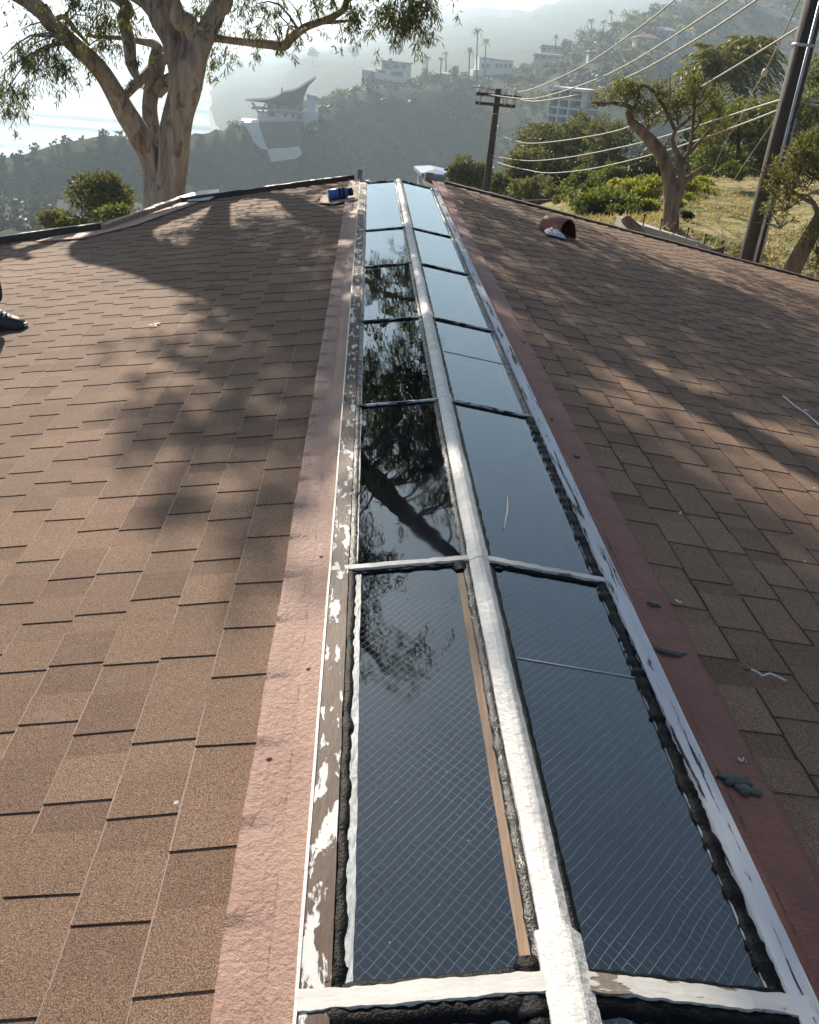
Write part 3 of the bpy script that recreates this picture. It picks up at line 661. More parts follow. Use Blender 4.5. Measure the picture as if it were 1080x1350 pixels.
def can_and_pad():
    a = on(447, 266); mb = MB()
    q = [on(421, 271), on(424, 262), on(436, 259), on(440, 252), on(472, 247), on(472, 267), on(450, 270), on(440, 273)]
    mb.extrude([(p[0], p[1], zl(p[0])+.022) for p in q], (0, 0, .007)); o = mb.build('underlayment_scrap', 'tan')
    o['label'] = 'torn tan scrap of roof underlayment lying beside the skylight far end'; o['category'] = 'roofing scrap'
    p0, p1 = on(432, 269), on(465, 264); d = p1-p0; d[2] = 0; Ln = np.linalg.norm(d); d /= Ln; r = .05
    b = np.array((p0[0], p0[1], 0)); z = lambda p: zl(p[0])+.030+r
    P = lambda s: (lambda q: np.array((q[0], q[1], z(q))))(b+d*s*Ln)
    t = thing('spray_can', 'blue spray can with a black cap lying on the tan scrap', 'spray can', P(.5)-np.array((0, 0, r)))
    mb = MB(); mb.tube([P(.0), P(.02), P(.72), P(.78), P(.81)], [r*.9, r, r, r*.8, r*.55], 18); mb.build('can_body', 'blue', t, True)
    mb = MB(); mb.tube([P(.8), P(.82), P(.97), P(1.)], [r*.55, r*.72, r*.72, r*.5], 18); mb.build('can_cap', 'black', t, True)
    mb = MB(); mb.tube([P(-.012), P(.03)], [r*.97, r*1.03], 18); mb.build('can_rim', 'can', t, True)
    mb = MB()
    for s0, s1 in ((.42, .52), (.56, .66)): mb.tube([P(s0), P(s1)], [r*1.012]*2, 18, cap=False)
    mb.build('can_label_band', 'black', t, True)
can_and_pad()
def sheets():
    # pale sheet metal lying at the corner of the roof by the tree and a clear panel standing behind it
    q = [on(232, 264), on(250, 268), on(275, 267), on(289, 259), on(289, 253), on(262, 255)]
    q = [p+np.array((0, 0, .02)) for p in q]
    mb = MB(); mb.extrude(q, (0, 0, .012)); o = mb.build('metal_sheet', 'plastic')
    o['label'] = 'pale blue white metal sheet lying at the roof corner beside the big tree'; o['category'] = 'metal sheet'
    D = 11.2; A = [at(u, v, D) for u, v in ((244, 262), (289, 258), (288, 243), (243, 246))]
    mb = MB(); mb.extrude(A, (.01, .03, 0)); m, t, oo = nt('clear_polycarbonate')
    tr = N(t, 'ShaderNodeBsdfTransparent'); df = N(t, 'ShaderNodeBsdfDiffuse'); df.inputs['Color'].default_value = (.5, .53, .55, 1)
    s = N(t, 'ShaderNodeMixShader'); s.inputs[0].default_value = .25; L(t, tr.outputs[0], s.inputs[1]); L(t, df.outputs[0], s.inputs[2]); L(t, s.outputs[0], oo.inputs['Surface'])
    o = mb.build('clear_panel', m); o['label'] = 'clear hazy panel standing behind the roof edge right of the tree trunk'; o['category'] = 'panel'
    mb = MB(); z = A[0][2]
    for p in (A[0], A[1]): mb.tube([p+np.array((.0, .02, 0)), p+np.array((0, .02, -3.))], .02, 6)
    b = mb.build('panel_stand', 'galv', o)
sheets()
def bits():
    # twig on the near right glass, cords and flakes
    def on_glass(u, v):
        n = np.array([ss, 0, cs]); d = ray(u, v); return CAM+d*((-CAM@n)/(d@n))+n*.004
    a, b = on_glass(669, 656), on_glass(664, 698)
    mb = MB(); mb.tube([a, (a+b)/2+np.array((.004, 0, .002)), b], [.002, .003, .0015], 6); o = mb.build('twig', 'wire')
    o['label'] = 'thin pale twig lying on the right hand glass of the skylight'; o['category'] = 'twig'
    def cord(pts, r, lab, cat):
        P = [on(u, v, True) for u, v in pts]; P = [np.array((p[0], p[1], zr(p[0])+.02)) for p in P]
        mb = MB(); mb.tube(P, r, 6); o = mb.build(cat.replace(' ', '_'), 'can'); o['label'] = lab; o['category'] = cat
    cord([(1031, 526), (1045, 538), (1062, 550), (1080, 566), (1100, 590)], .0035, 'long straight white cord on the shaded right slope at the photo edge', 'cord')
    cord([(988, 891), (996, 894), (1002, 899), (1012, 896), (1022, 900), (1034, 906)], .0025, 'short curly white string on the near right shingles', 'string')
    fl = [(205, 432, 0, .07, .05), (300, 0, 0, 0, 0), (893, 800, 1, .02, .01), (896, 682, 1, .02, .02), (976, 1010, 1, .02, .012), (1062, 545, 1, .03, .02), (663, 387, 1, .03, .02)]
    mb = MB()
    for k, (u, v, rt, w, l) in enumerate(fl):
        if w == 0: continue
        c = on(u, v, bool(rt)); zf = zr if rt else zl
        for j in range(9):
            x, y = c[0]+rnd.uniform(-.5, .5)*w, c[1]+rnd.uniform(-.5, .5)*l; s = rnd.uniform(.06, .2)*w
            pl = [(x+s*rnd.uniform(.6, 1)*math.cos(a), y+s*.7*rnd.uniform(.6, 1)*math.sin(a)) for a in np.linspace(0, 5.2, 6)]
            mb.extrude([(p[0], p[1], zf(p[0])+.017) for p in pl], (0, 0, .003))
    o = mb.build('paint_flakes', 'can'); o['kind'] = 'stuff'; o['label'] = 'scattered white paint flakes on the brown shingles'; o['category'] = 'flakes'
bits()
# ------------------------------------------------------------------ the worker at the left edge (only a foot and shin are in view)
def person():
    f = on(4, 436); f[2] += .012; th = R(8); fx = np.array((math.cos(th), math.sin(th)*-1, 0)); sx = np.array((-fx[1], fx[0], 0))
    H = lambda a, s, z: f+fx*a+sx*s+np.array((0, 0, z))
    # joints: front (right) foot on f, other foot behind to the left
    a2 = H(-.62, .22, 0); dz = zl(a2[0])-zl(f[0])
    J = {'pel': H(-.30, .10, .93), 'sp': H(-.26, .10, 1.15), 'ch': H(-.22, .10, 1.36), 'nk': H(-.18, .10, 1.50), 'hd': H(-.13, .10, 1.60), 'tp': H(-.11, .10, 1.74),
         'h1': H(-.28, -.0, .88), 'k1': H(-.08, -.0, .50), 'a1': H(-.05, 0, .13), 'h2': H(-.32, .2, .88), 'k2': H(-.34, .22, .46+dz*.5), 'a2': H(-.66, .22, .10+dz),
         's1': H(-.21, -.08, 1.43), 'e1': H(-.28, -.14, 1.14), 'w1': H(-.22, -.15, .90), 's2': H(-.21, .28, 1.43), 'e2': H(-.30, .34, 1.14), 'w2': H(-.24, .33, .90)}
    rad = {'pel': .135, 'sp': .125, 'ch': .145, 'nk': .06, 'hd': .085, 'tp': .075, 'h1': .1, 'k1': .085, 'a1': .082, 'h2': .1, 'k2': .068, 'a2': .056, 's1': .066, 'e1': .046, 'w1': .03, 's2': .066, 'e2': .046, 'w2': .03}
    E_ = [('pel', 'sp'), ('sp', 'ch'), ('ch', 'nk'), ('nk', 'hd'), ('hd', 'tp'), ('pel', 'h1'), ('h1', 'k1'), ('k1', 'a1'), ('pel', 'h2'), ('h2', 'k2'), ('k2', 'a2'), ('ch', 's1'), ('s1', 'e1'), ('e1', 'w1'), ('ch', 's2'), ('s2', 'e2'), ('e2', 'w2')]
    for s, w, sg in (('1', 'w1', -1), ('2', 'w2', 1)):            # hands: palm and five fingers
        d = np.array((0, 0, -1.)); dn = fx*.7; pm = J[w]+d*.07+dn*.02; J['p'+s] = pm; rad['p'+s] = .03; E_.append((w, 'p'+s))
        for i in range(4):
            k1, k2 = 'f%s%d' % (s, i), 'g%s%d' % (s, i); J[k1] = pm+d*.05+sx*(i-1.5)*.019+dn*.012; J[k2] = pm+d*(.075-.006*abs(i-1.5))+sx*(i-1.5)*.02+dn*.04
            rad[k1] = .009; rad[k2] = .008; E_ += [('p'+s, k1), (k1, k2)]
        J['t'+s] = pm+d*.02-sx*sg*.045+dn*.01; rad['t'+s] = .01; E_.append(('p'+s, 't'+s))
    names = list(J); me = bpy.data.meshes.new('person')
    me.from_pydata([tuple(J[n]-f) for n in names], [(names.index(a), names.index(b)) for a, b in E_], [])
    o = bpy.data.objects.new('person', me); COL.objects.link(o); o.location = tuple(f)
    sk = o.modifiers.new('skin', 'SKIN'); sk.use_smooth_shade = True
    for i, n in enumerate(names):
        q = me.skin_vertices[0].data[i]; q.radius = (rad[n], rad[n]*(1.2 if n in ('ch', 'pel', 'sp') else 1)); q.use_root = (n == 'pel')
    sb = o.modifiers.new('sub', 'SUBSURF'); sb.levels = 2; sb.render_levels = 2
    dg = bpy.context.evaluated_depsgraph_get(); dg.update(); ev = o.evaluated_get(dg); m2 = bpy.data.meshes.new_from_object(ev)
    o.modifiers.clear(); o.data = m2; m2.materials.clear()
    for k in ('skin', 'black', 'shirt'): m2.materials.append(M[k])
    for p in m2.polygons:
        z = p.center.z; a = p.center.x
        p.material_index = 1 if z < .96 and not (z < .96 and abs(p.center.y-.04) > .165 and z > .62) else (2 if z < 1.47 and not (p.center.x > -.1) else 0)
    o['label'] = 'worker in black trousers and black shoes stepping in at the left photo edge'; o['category'] = 'person'
    def shoe(b, z0):
        mb = MB(); V = []; F = []; prof = [(-.11, .036, .10), (-.08, .046, .125), (-.02, .05, .135), (.04, .052, .118), (.09, .056, .095), (.14, .057, .085), (.172, .05, .074), (.19, .03, .055)]
        n = 12
        for a, w, h in prof:
            for i in range(n):
                th = 2*math.pi*i/n; V.append(b+fx*a+sx*w*math.cos(th)*(1 if math.sin(th) > 0 else 1.05)+np.array((0, 0, z0+.018+(h-.018)*max(0, math.sin(th))**.8 if math.sin(th) > 0 else z0+.012)))
        for i in range(len(prof)-1):
            for k in range(n): F.append((i*n+k, i*n+(k+1) % n, (i+1)*n+(k+1) % n, (i+1)*n+k))
        F += [tuple(range(n-1, -1, -1)), tuple((len(prof)-1)*n+k for k in range(n))]
        mb.add(V, F); s = mb.build('shoe', 'shoe', o, True)
        mb = MB(); out = [(a, w*1.1) for a, w, h in prof]+[(a, -w*1.1) for a, w, h in prof[::-1]]
        mb.extrude([b+fx*a+sx*w+np.array((0, 0, z0-.004)) for a, w in out], (0, 0, .022)); mb.build('sole', 'black', s)
        mb = MB()
        for k in range(4):
            a = .02+k*.026; h = .128-k*.012
            mb.tube([b+fx*a+sx*.032+np.array((0, 0, z0+h-.018)), b+fx*(a+.004)+np.array((0, 0, z0+h+.0)), b+fx*a-sx*.032+np.array((0, 0, z0+h-.018))], .006, 6)
        mb.build('lace', 'lace', s, True)
        mb = MB(); mb.box(b+fx*.19+np.array((0, 0, z0+.045)), (.014, .03, .022), (fx, sx, (0, 0, 1))); mb.build('toe_tip', 'lace', s)
    shoe(H(-.04, 0, 0), .0); shoe(H(-.64, .22, 0), dz)
person()
# ------------------------------------------------------------------ trees
def tint_r(n, lo=0., hi=1.): return rng.uniform(lo, hi, n)
def unit(a): return a/(np.linalg.norm(a, axis=1)[:, None]+1e-9)
def droop(mb, c, rad, n, ln=(.06, .12), wd=(.009, .015)):
    """a hanging spray of narrow eucalyptus leaves"""
    c = np.array(c, float); k = max(3, n//22); tips = c+rng.normal(size=(k, 3))*np.array(rad)*.5
    P = []
    for t in tips:
        m_ = n//k; l = rng.uniform(.2, .55)*rad[2]*1.2
        s = rng.uniform(0, 1, (m_, 1)); side = rng.normal(size=(1, 3))*.25*rad[0]; side[0, 2] = 0
        P.append(t+side*s+np.array((0, 0, -1.))*s*l+rng.normal(size=(m_, 3))*.06*rad[0])
    P = np.concatenate(P); D = rng.normal(size=(len(P), 3))*np.array((.55, .55, .35))+np.array((0, 0, -.85)); D = unit(D)
    mb.leaves(P, D, rng.uniform(*ln, len(P)), rng.uniform(*wd, len(P)), tint_r(len(P)))
def lumps(mb, c, rad, n, leaf, k=10, up=0., shell=.75, lo=0., hi=1., asp=.55, lumpr=.42):
    """an uneven crown: leaves on the shells of several overlapping lumps"""
    c = np.array(c, float); rad = np.array(rad, float)
    cen = rng.normal(size=(k, 3)); cen = unit(cen)*rng.uniform(.25, .8, (k, 1))*rad; sz = rng.uniform(.6, 1.15, k)*lumpr
    w = sz**2/np.sum(sz**2)
    for i in range(k):
        m_ = int(n*w[i]); 
        if m_ < 3: continue
        d = unit(rng.normal(size=(m_, 3))); r = shell+(1-shell)*rng.uniform(-1, 1, (m_, 1))+(rng.uniform(0, 1, (m_, 1)) < .1)*rng.uniform(0, .45, (m_, 1))
        P = c+cen[i]+d*r*rad*sz[i]; D = unit(d+rng.normal(size=(m_, 3))*.8+np.array((0, 0, up)))
        bt = rng.uniform(-.2, .2)
        mb.leaves(P, D, leaf*rng.uniform(.6, 1.3, m_), leaf*asp*rng.uniform(.7, 1.2, m_), np.clip(tint_r(m_, lo, hi)+bt, 0, 1))

def eucalyptus():
    base = at(216, 272, 13.2); base[2] = tz(base[0], base[1])
    t = thing('eucalyptus_tree', 'big pale barked eucalyptus with forked trunks behind the left roof edge', 'tree', base)
    def px(lst): return [at(u, v, D) for u, v, D, w in lst], [w*D/(FPX*1.12)/2 for u, v, D, w in lst]
    tr = MB(); limbs = []
    def limb(lst, ext=(), n=12, wob=.18):
        lst = [(u, v, D, w*(.86 if w > 20 else 1)) for u, v, D, w in lst]; P, Rd = px(lst)
        for (x, y, z, r) in ext: P.append(np.array((x, y, z))); Rd.append(r)
        # smooth (Catmull-Rom)
        Q = []; S = []
        for i in range(len(P)-1):
            p0, p1, p2, p3 = P[max(i-1, 0)], P[i], P[i+1], P[min(i+2, len(P)-1)]
            for s in np.linspace(0, 1, 6)[:-1]:
                Q.append(.5*((2*p1)+(-p0+p2)*s+(2*p0-5*p1+4*p2-p3)*s*s+(-p0+3*p1-3*p2+p3)*s**3)); S.append(Rd[i]+(Rd[i+1]-Rd[i])*s)
        Q.append(P[-1]); S.append(Rd[-1])
        tr.tube(Q, S, n, wob=wob); limbs.extend(zip(Q, S))
    gb = base
    b0 = (216, 330, 13.2, 70)
    limb([b0, (219, 275, 13.2, 56), (226, 230, 13.2, 46), (231, 190, 13.15, 46), (236, 150, 13.1, 48), (245, 115, 13.05, 49), (249, 85, 13., 52), (256, 60, 13., 46), (262, 40, 13., 34)], n=18)
    limb([(244, 100, 13.02, 44), (234, 58, 13.1, 42), (214, 26, 13.2, 36), (197, -2, 13.3, 33)], [(-4.25, 13.4, 2.5, .36), (-3.75, 13.2, 3.7, .28), (-3.0, 12.8, 5.2, .19), (-2.5, 12.4, 6.4, .1), (-2.2, 12.2, 7.2, .03)], 16)
    limb([(255, 62, 13., 40), (247, 30, 12.9, 28), (228, 5, 12.8, 25)], [(-3.3, 12.4, 3.4, .22), (-2.9, 12., 5.0, .15), (-2.3, 11.7, 6.5, .08), (-1.9, 11.4, 7.4, .025)], 14)
    limb([(262, 60, 12.98, 38), (274, 38, 12.95, 30), (288, 12, 12.9, 27), (298, -12, 12.85, 25)], [(-2.1, 12.4, 3.0, .21), (-1.3, 12.1, 4.5, .16), (-.4, 11.8, 5.9, .12), (.3, 11.6, 6.6, .03)], 14)
    limb([(209, 320, 13.4, 50), (206, 250, 13.4, 40), (199, 212, 13.4, 36), (183, 178, 13.3, 34), (167, 150, 13.2, 31), (152, 122, 13.1, 28), (130, 90, 13., 25), (100, 62, 12.9, 23), (66, 30, 12.8, 22), (36, 0, 12.7, 22)], [(-5.9, 12.2, 2.2, .19), (-6.7, 12., 3.5, .14), (-7.3, 11.8, 5., .03)], 14)
    limb([(204, 215, 13.7, 26), (200, 172, 13.8, 24), (197, 140, 13.9, 23), (203, 104, 14., 25), (208, 76, 14., 20), (205, 60, 14.1, 12), (187, 55, 14.2, 8), (160, 50, 14.3, 6), (133, 49, 14.4, 5), (112, 46, 14.4, 3)], n=10)
    limb([(166, 125, 13.1, 11), (182, 108, 13.4, 13), (200, 92, 13.7, 14), (216, 76, 13.9, 14)], n=9)
    limb([(206, 122, 13.9, 18), (220, 108, 13.8, 18), (236, 100, 13.4, 16)], n=9)
    limb([(181, 103, 13.6, 9), (173, 84, 13.7, 14), (170, 54, 13.8, 16), (162, 24, 13.9, 15), (156, -2, 14., 14)], [(-5.5, 14.3, 2.4, .12), (-5.2, 14.1, 3.1, .04)], 9)
    limb([(256, 46, 13.1, 12), (287, 51, 13., 10), (318, 55, 12.9, 10), (350, 58, 12.8, 12), (374, 60, 12.7, 13), (384, 50, 12.7, 12), (404, 35, 12.6, 10), (432, 25, 12.5, 9), (454, 12, 12.5, 8), (463, -3, 12.4, 7)], [(.1, 12.3, 2.1, .04), (.35, 12.3, 2.5, .012)], 10)
    limb([(420, 31, 12.55, 4), (440, 29, 12.5, 5), (464, 27, 12.5, 3)], n=6)
    limb([(110, 70, 12.95, 6), (88, 52, 12.7, 6), (70, 25, 12.6, 5), (60, 5, 12.6, 4)], n=7)
    limb([(67, 31, 12.8, 7), (84, 22, 12.9, 7), (102, 42, 13., 5), (118, 60, 13., 3)], n=6)
    # crown: hanging sprays in view, then the upper crown above the frame
    cr = MB(); red = MB(); cl = []
    view = [(60, 75, .42, 150), (48, 48, .4, 120), (78, 62, .38, 150), (66, 92, .34, 150), (40, 88, .3, 90), (84, 82, .25, 80), (6, 108, .38, 180), (2, 128, .3, 140), (8, 140, .2, 60), (112, 30, .4, 160), (130, 54, .34, 110), (122, 14, .36, 130), (150, 40, .3, 80), (141, 62, .2, 60),
            (140, 20, .35, 140), (280, 66, .34, 170), (284, 30, .34, 150), (266, 15, .4, 180), (276, 84, .2, 70), (300, 6, .4, 150), (340, 26, .26, 34), (362, 38, .3, 46), (380, 22, .26, 36), (352, 48, .22, 30), (392, 60, .2, 30), (388, 70, .16, 22), (370, 52, .2, 40), (330, 8, .3, 60), (345, 10, .2, 60), (428, 6, .28, 60),
            (400, 4, .3, 60), (440, 2, .3, 110), (480, 8, .34, 150), (500, 15, .34, 150), (522, 10, .36, 190), (548, 8, .36, 230), (540, 26, .32, 220), (556, 20, .32, 220), (532, 40, .22, 120), (474, 34, .22, 44), (470, 56, .16, 12), (452, 62, .12, 8), (470, 22, .24, 60), (182, 88, .2, 60), (176, 30, .2, 70), (30, 60, .25, 50), (20, 90, .2, 30)]
    for u, v, r, n in view:
        D = 12.3 if u > 320 else (12.7 if u < 140 else 13.3)
        c = at(u, v, D+rnd.uniform(-.4, .4)); c[2] += r*.3; droop(cr, c, (r, r, r), int(n*3.2)); cl.append((c, r))
    def shade(pts, mid, n, jr=.35, rr=.75):
        for x, y in pts:
            z = zl(x) if x < 0 else zr(x)
            Lh = (mid+rnd.uniform(-1., 1.)-y)/math.cos(SUN_AZ)
            r = rnd.uniform(.8, 1.2)*rr
            for _ in range(12):
                c = np.array((x, y, z))+SUN*Lh/math.cos(SUN_EL)+rng.normal(size=3)*jr*np.array((.5, 1, .6)); e = c-np.array((0, 0, r*1.5))-CAM
                nn = np.array((ss, 0, cs)); mc = c-2*(c@nn)*nn; tt = (-CAM@nn)/((mc-CAM)@nn); h = CAM+(mc-CAM)*tt; ms = h[0]/cs
                clear = not (-.12 < ms < .5 and 1.8 < h[1] < 10) 
                if 675-FPX*(e@UU)/(e@FW) < -5 and clear: break
                Lh += .6
            else: continue
            droop(cr, c, (r, r, r*1.05), n*(6 if (x >= 2.3 or (x > 0 and y >= 7)) else 3), (.09, .17), (.016, .026)); cl.append((c, r))
    # where the crown's shade lies on the roof: the left blob, the strip along the skylight and the broad band on the right slope
    shade([(x+(.3 if x < -1. else .1), y) for x, y in [(-.7, 2.9), (-.6, 3.4), (-.9, 3.6), (-.6, 4.1), (-1.0, 4.3), (-.75, 4.8), (-1.2, 5.0), (-.5, 5.2), (-.9, 5.5), (-1.3, 5.8), (-.7, 6.1), (-1.1, 6.5), (-.55, 6.8), (-1.6, 6.6), (-.9, 7.2), (-1.4, 7.4), (-1.8, 7.5), (-.6, 7.7), (-2.1, 8.2), (-1.2, 8.1)]*2], 12.4, 150, .2, .45)
    shade([(.7, .5), (1.0, .9), (1.3, 1.3), (.75, 1.2), (.8, 1.8), (1.1, 1.7), (.6, 2.4), (.9, 2.3), (1.5, 2.), (.55, 3.1), (.5, 3.9), (.45, 4.6), (.4, 5.4), (.5, 6.3)]*2, 12.2, 240, .16, .5)
    shade([(1.5, 5.0), (1.9, 4.6), (2.3, 4.4), (2.6, 5.), (2.0, 5.5), (1.6, 5.9), (2.3, 6.2), (2.9, 5.8), (3.3, 6.5), (2.7, 6.9), (1.9, 6.7), (1.2, 6.5), (3.8, 7.3), (3.2, 7.7), (2.4, 7.6), (1.6, 7.5), (.9, 7.6), (4.4, 8.2), (1.2, 8.7), (2.0, 9.2), (3.0, 3.5), (3.6, 4.5)]*2, 13.2, 150, .22, .5)
    for x, y, z in ((-2.2, 12.2, 7.2), (-1.9, 11.4, 7.4), (-2.6, 12.4, 6.6), (-2.1, 12., 6.7), (.3, 11.6, 6.6), (-1.5, 11.6, 7.6), (-2.9, 12.7, 7.0), (-2.4, 11.9, 6.0)):
        c = np.array((x, y, z)); droop(cr, c, (.5, .5, .6), 520, (.08, .15), (.014, .022)); cl.append((c, .4))
    # twigs from each spray to the nearest limb
    LP = np.array([p for p, r in limbs])
    for c, r in cl:
        q = c+np.array((0, 0, r*.35)); d = np.linalg.norm(LP-q, axis=1)+np.maximum(0, LP[:, 2]-q[2])*.5; i = int(np.argmin(d)); p = LP[i]
        ln = np.linalg.norm(q-p); md = (p+q)/2+np.array((0, 0, .12*ln))+rng.normal(size=3)*.06*ln
        r0 = min(limbs[i][1]*.6, .008+.012*ln)
        tr.tube([p, p*.5+md*.5+np.array((0, 0, .03*ln)), md, md*.5+q*.5+np.array((0, 0, .03*ln)), q], [r0, r0*.85, r0*.7, r0*.5, .004], 6, cap=False)
    tr.build('trunk', 'bark', t, True); cr.build('crown', 'euc', t)
eucalyptus()

def branchy(name, label, cat, u, v, D, trunkpx, clumps, mat_leaf, mat_bark, leaf, zbase=None, group=None):
    """a tree measured branch by branch: trunkpx lists of (u, v, width px), clumps (u, v, radius px, leaves)"""
    b = at(u, v, D); b[2] = tz(b[0], b[1]) if zbase is None else zbase
    t = thing(name, label, cat, b, group); tr = MB(); k = D/(FPX*1.12)
    for lst in trunkpx:
        dd = rnd.uniform(-.3, .3)*D*.03
        P = [at(a, c, D+dd*i/len(lst)) for i, (a, c, w) in enumerate(lst)]; W = [w*k/2*.8 for _, _, w in lst]
        if lst is trunkpx[0]: P.insert(0, np.array((P[0][0], P[0][1], b[2]-.3))); W.insert(0, W[0]*1.15)
        tr.tube(P, W, 10, wob=.25)
    cr = MB()
    for a, c, r, n in clumps:
        q = at(a, c, D+rnd.uniform(-1, 1)*r*k*.8); rr = r*k*1.25
        lumps(cr, q, (rr*1.25, rr*1.25, rr*.85), int(n*1.35), leaf*.62, 18, .5, .4, asp=.24, lumpr=.27)
        for _ in range(5):
            e = q+rng.normal(size=3)*rr*.7; tr.tube([q-np.array((0, 0, rr*.6)), (q+e)/2-np.array((0, 0, rr*.2)), e], [.012, .009, .004], 5, cap=False)
    tr.build('trunk', mat_bark, t, True); cr.build('crown', mat_leaf, t); return t
branchy('pruned_tree', 'gnarled pruned tree with twisting bare limbs and reddish trunk beyond right roof', 'tree', 882, 330, 17.5,
    [[(880, 318, 33), (884, 290, 29), (886, 262, 27), (884, 240, 25), (878, 215, 22), (870, 200, 21), (858, 185, 19), (845, 172, 17), (832, 160, 14), (829, 148, 12), (832, 140, 9)],
     [(888, 272, 20), (897, 252, 17), (899, 232, 13), (897, 212, 12), (890, 198, 9), (886, 182, 7), (892, 170, 6), (905, 160, 5), (915, 150, 4)],
     [(890, 248, 9), (905, 238, 11), (920, 226, 8), (934, 217, 5)],
     [(900, 215, 8), (908, 200, 7), (912, 182, 6), (914, 160, 5), (916, 140, 5), (914, 118, 4)],
     [(902, 208, 7), (915, 195, 7), (928, 180, 6), (940, 168, 6), (948, 158, 5)],
     [(832, 142, 8), (822, 138, 6), (808, 136, 5), (790, 136, 4), (780, 135, 3)],
     [(831, 150, 6), (838, 138, 6), (842, 125, 4), (841, 112, 3)],
     [(862, 186, 8), (852, 172, 6), (845, 163, 4)],
     [(890, 172, 6), (884, 158, 6), (876, 142, 6), (866, 125, 6), (855, 115, 5), (845, 112, 4)],
     [(874, 205, 6), (878, 190, 4), (884, 178, 3)], [(894, 165, 4), (893, 152, 3), (892, 140, 2)], [(912, 175, 5), (924, 160, 4), (934, 146, 4), (942, 136, 3)]],
    [(820, 112, 18, 420), (838, 116, 16, 420), (806, 124, 14, 260), (792, 128, 14, 200), (826, 130, 12, 200), (852, 144, 16, 300), (868, 138, 18, 340), (856, 160, 12, 160), (886, 128, 20, 380), (905, 120, 20, 420), (924, 122, 22, 420), (940, 134, 18, 340), (898, 145, 16, 220), (925, 148, 16, 220), (950, 150, 14, 200), (870, 112, 12, 140), (912, 104, 12, 180), (955, 170, 14, 200), (880, 150, 14, 160), (938, 190, 14, 160)],
    'pine', 'barkC', .12)
branchy('small_pine', 'leaning grey trunk with thin needle sprays at the right photo edge', 'tree', 1040, 400, 13.5,
    [[(1030, 395, 30), (1046, 352, 29), (1060, 325, 26), (1075, 300, 24), (1092, 270, 22), (1105, 235, 20), (1110, 190, 16), (1112, 140, 12)],
     [(1080, 285, 8), (1073, 268, 8), (1060, 262, 6), (1045, 252, 4), (1034, 245, 3)], [(1074, 268, 5), (1066, 258, 4), (1054, 256, 3)], [(1098, 255, 8), (1085, 240, 6), (1070, 230, 4), (1050, 215, 3)]],
    [(1036, 225, 22, 300), (1050, 205, 20, 300), (1068, 200, 22, 380), (1028, 245, 20, 230), (1042, 262, 18, 160), (1024, 268, 14, 110), (1016, 278, 12, 80), (1058, 228, 22, 280), (1076, 222, 18, 260), (1072, 305, 18, 160), (1080, 325, 14, 130), (1032, 290, 14, 90), (1066, 190, 18, 260), (1085, 180, 20, 260), (1045, 245, 18, 200), (1078, 345, 10, 80), (1024, 230, 12, 120)],
    'pine', 'barkC', .11)
b = MB(); b.tube([at(848, 318, 15.5), at(838, 302, 15.5), at(826, 290, 15.5), at(823, 286, 15.5)], [.10, .095, .085, .07], 10, wob=.2)
b.tube([at(848, 318, 15.5), at(860, 345, 15.6)], [.10, .12], 10)
o = b.build('cut_stump', 'barkC', smooth=True); o['label'] = 'short leaning cut stump beside the gnarled tree'; o['category'] = 'stump'

def bush(name, label, cat, u, v, D, wpx, hpx, mat, leaf, n, group=None, k=12, trunk=True, bark='barkdark', top=None, squash=1., base_v=None):
    """a rounded plant whose crown is centred on (u, v); it stands on the terrain below"""
    c = at(u, v, D); rx = wpx*D/(FPX*1.12)/2; rz = hpx*D/(FPX*1.26)/2
    g = tz(c[0], c[1])
    if 200 < D < 1000: c[2] = g+rz*.8
    g = min(g, c[2]-rz*.6); b = np.array((c[0], c[1], g))
    t = thing(name, label, cat, b, group)
    cr = MB(); lumps(cr, c, (rx, rx*squash, rz), n, leaf, k); cr.build('crown', mat, t)
    if trunk:
        tr = MB(); r0 = max(.05, rx*.06)
        top = c+np.array((0, 0, rz*.2))
        tr.tube([b-np.array((0, 0, .3)), b*.5+top*.5+rng.normal(size=3)*rx*.06, top], [r0*1.3, r0, r0*.5], 7)
        for i in range(6):
            a = rnd.uniform(0, 6.28); q = c+np.array((math.cos(a)*rx*.6, math.sin(a)*rx*.6*squash, rnd.uniform(-.1, .6)*rz)); p = b*.45+top*.55
            tr.tube([p, (p+q)/2+np.array((0, 0, .05*rz)), q], [r0*.55, r0*.4, r0*.15], 6)
        tr.build('trunk', bark, t, True)
    return t
# beyond the left edge
bush('olive_tree', 'rounded olive green tree just left of the eucalyptus trunk', 'tree', 140, 254, 27, 92, 76, 'olive', .13, 5200, k=18)
bush('shrub', 'low yellowish bush peeking over the left roof edge', 'shrub', 76, 292, 26, 84, 36, 'olive', .12, 2400, k=12)
bush('shrub', 'pale leafy bush between the olive tree and the left roof edge', 'shrub', 152, 284, 24, 60, 40, 'shrub', .12, 1500, k=9)
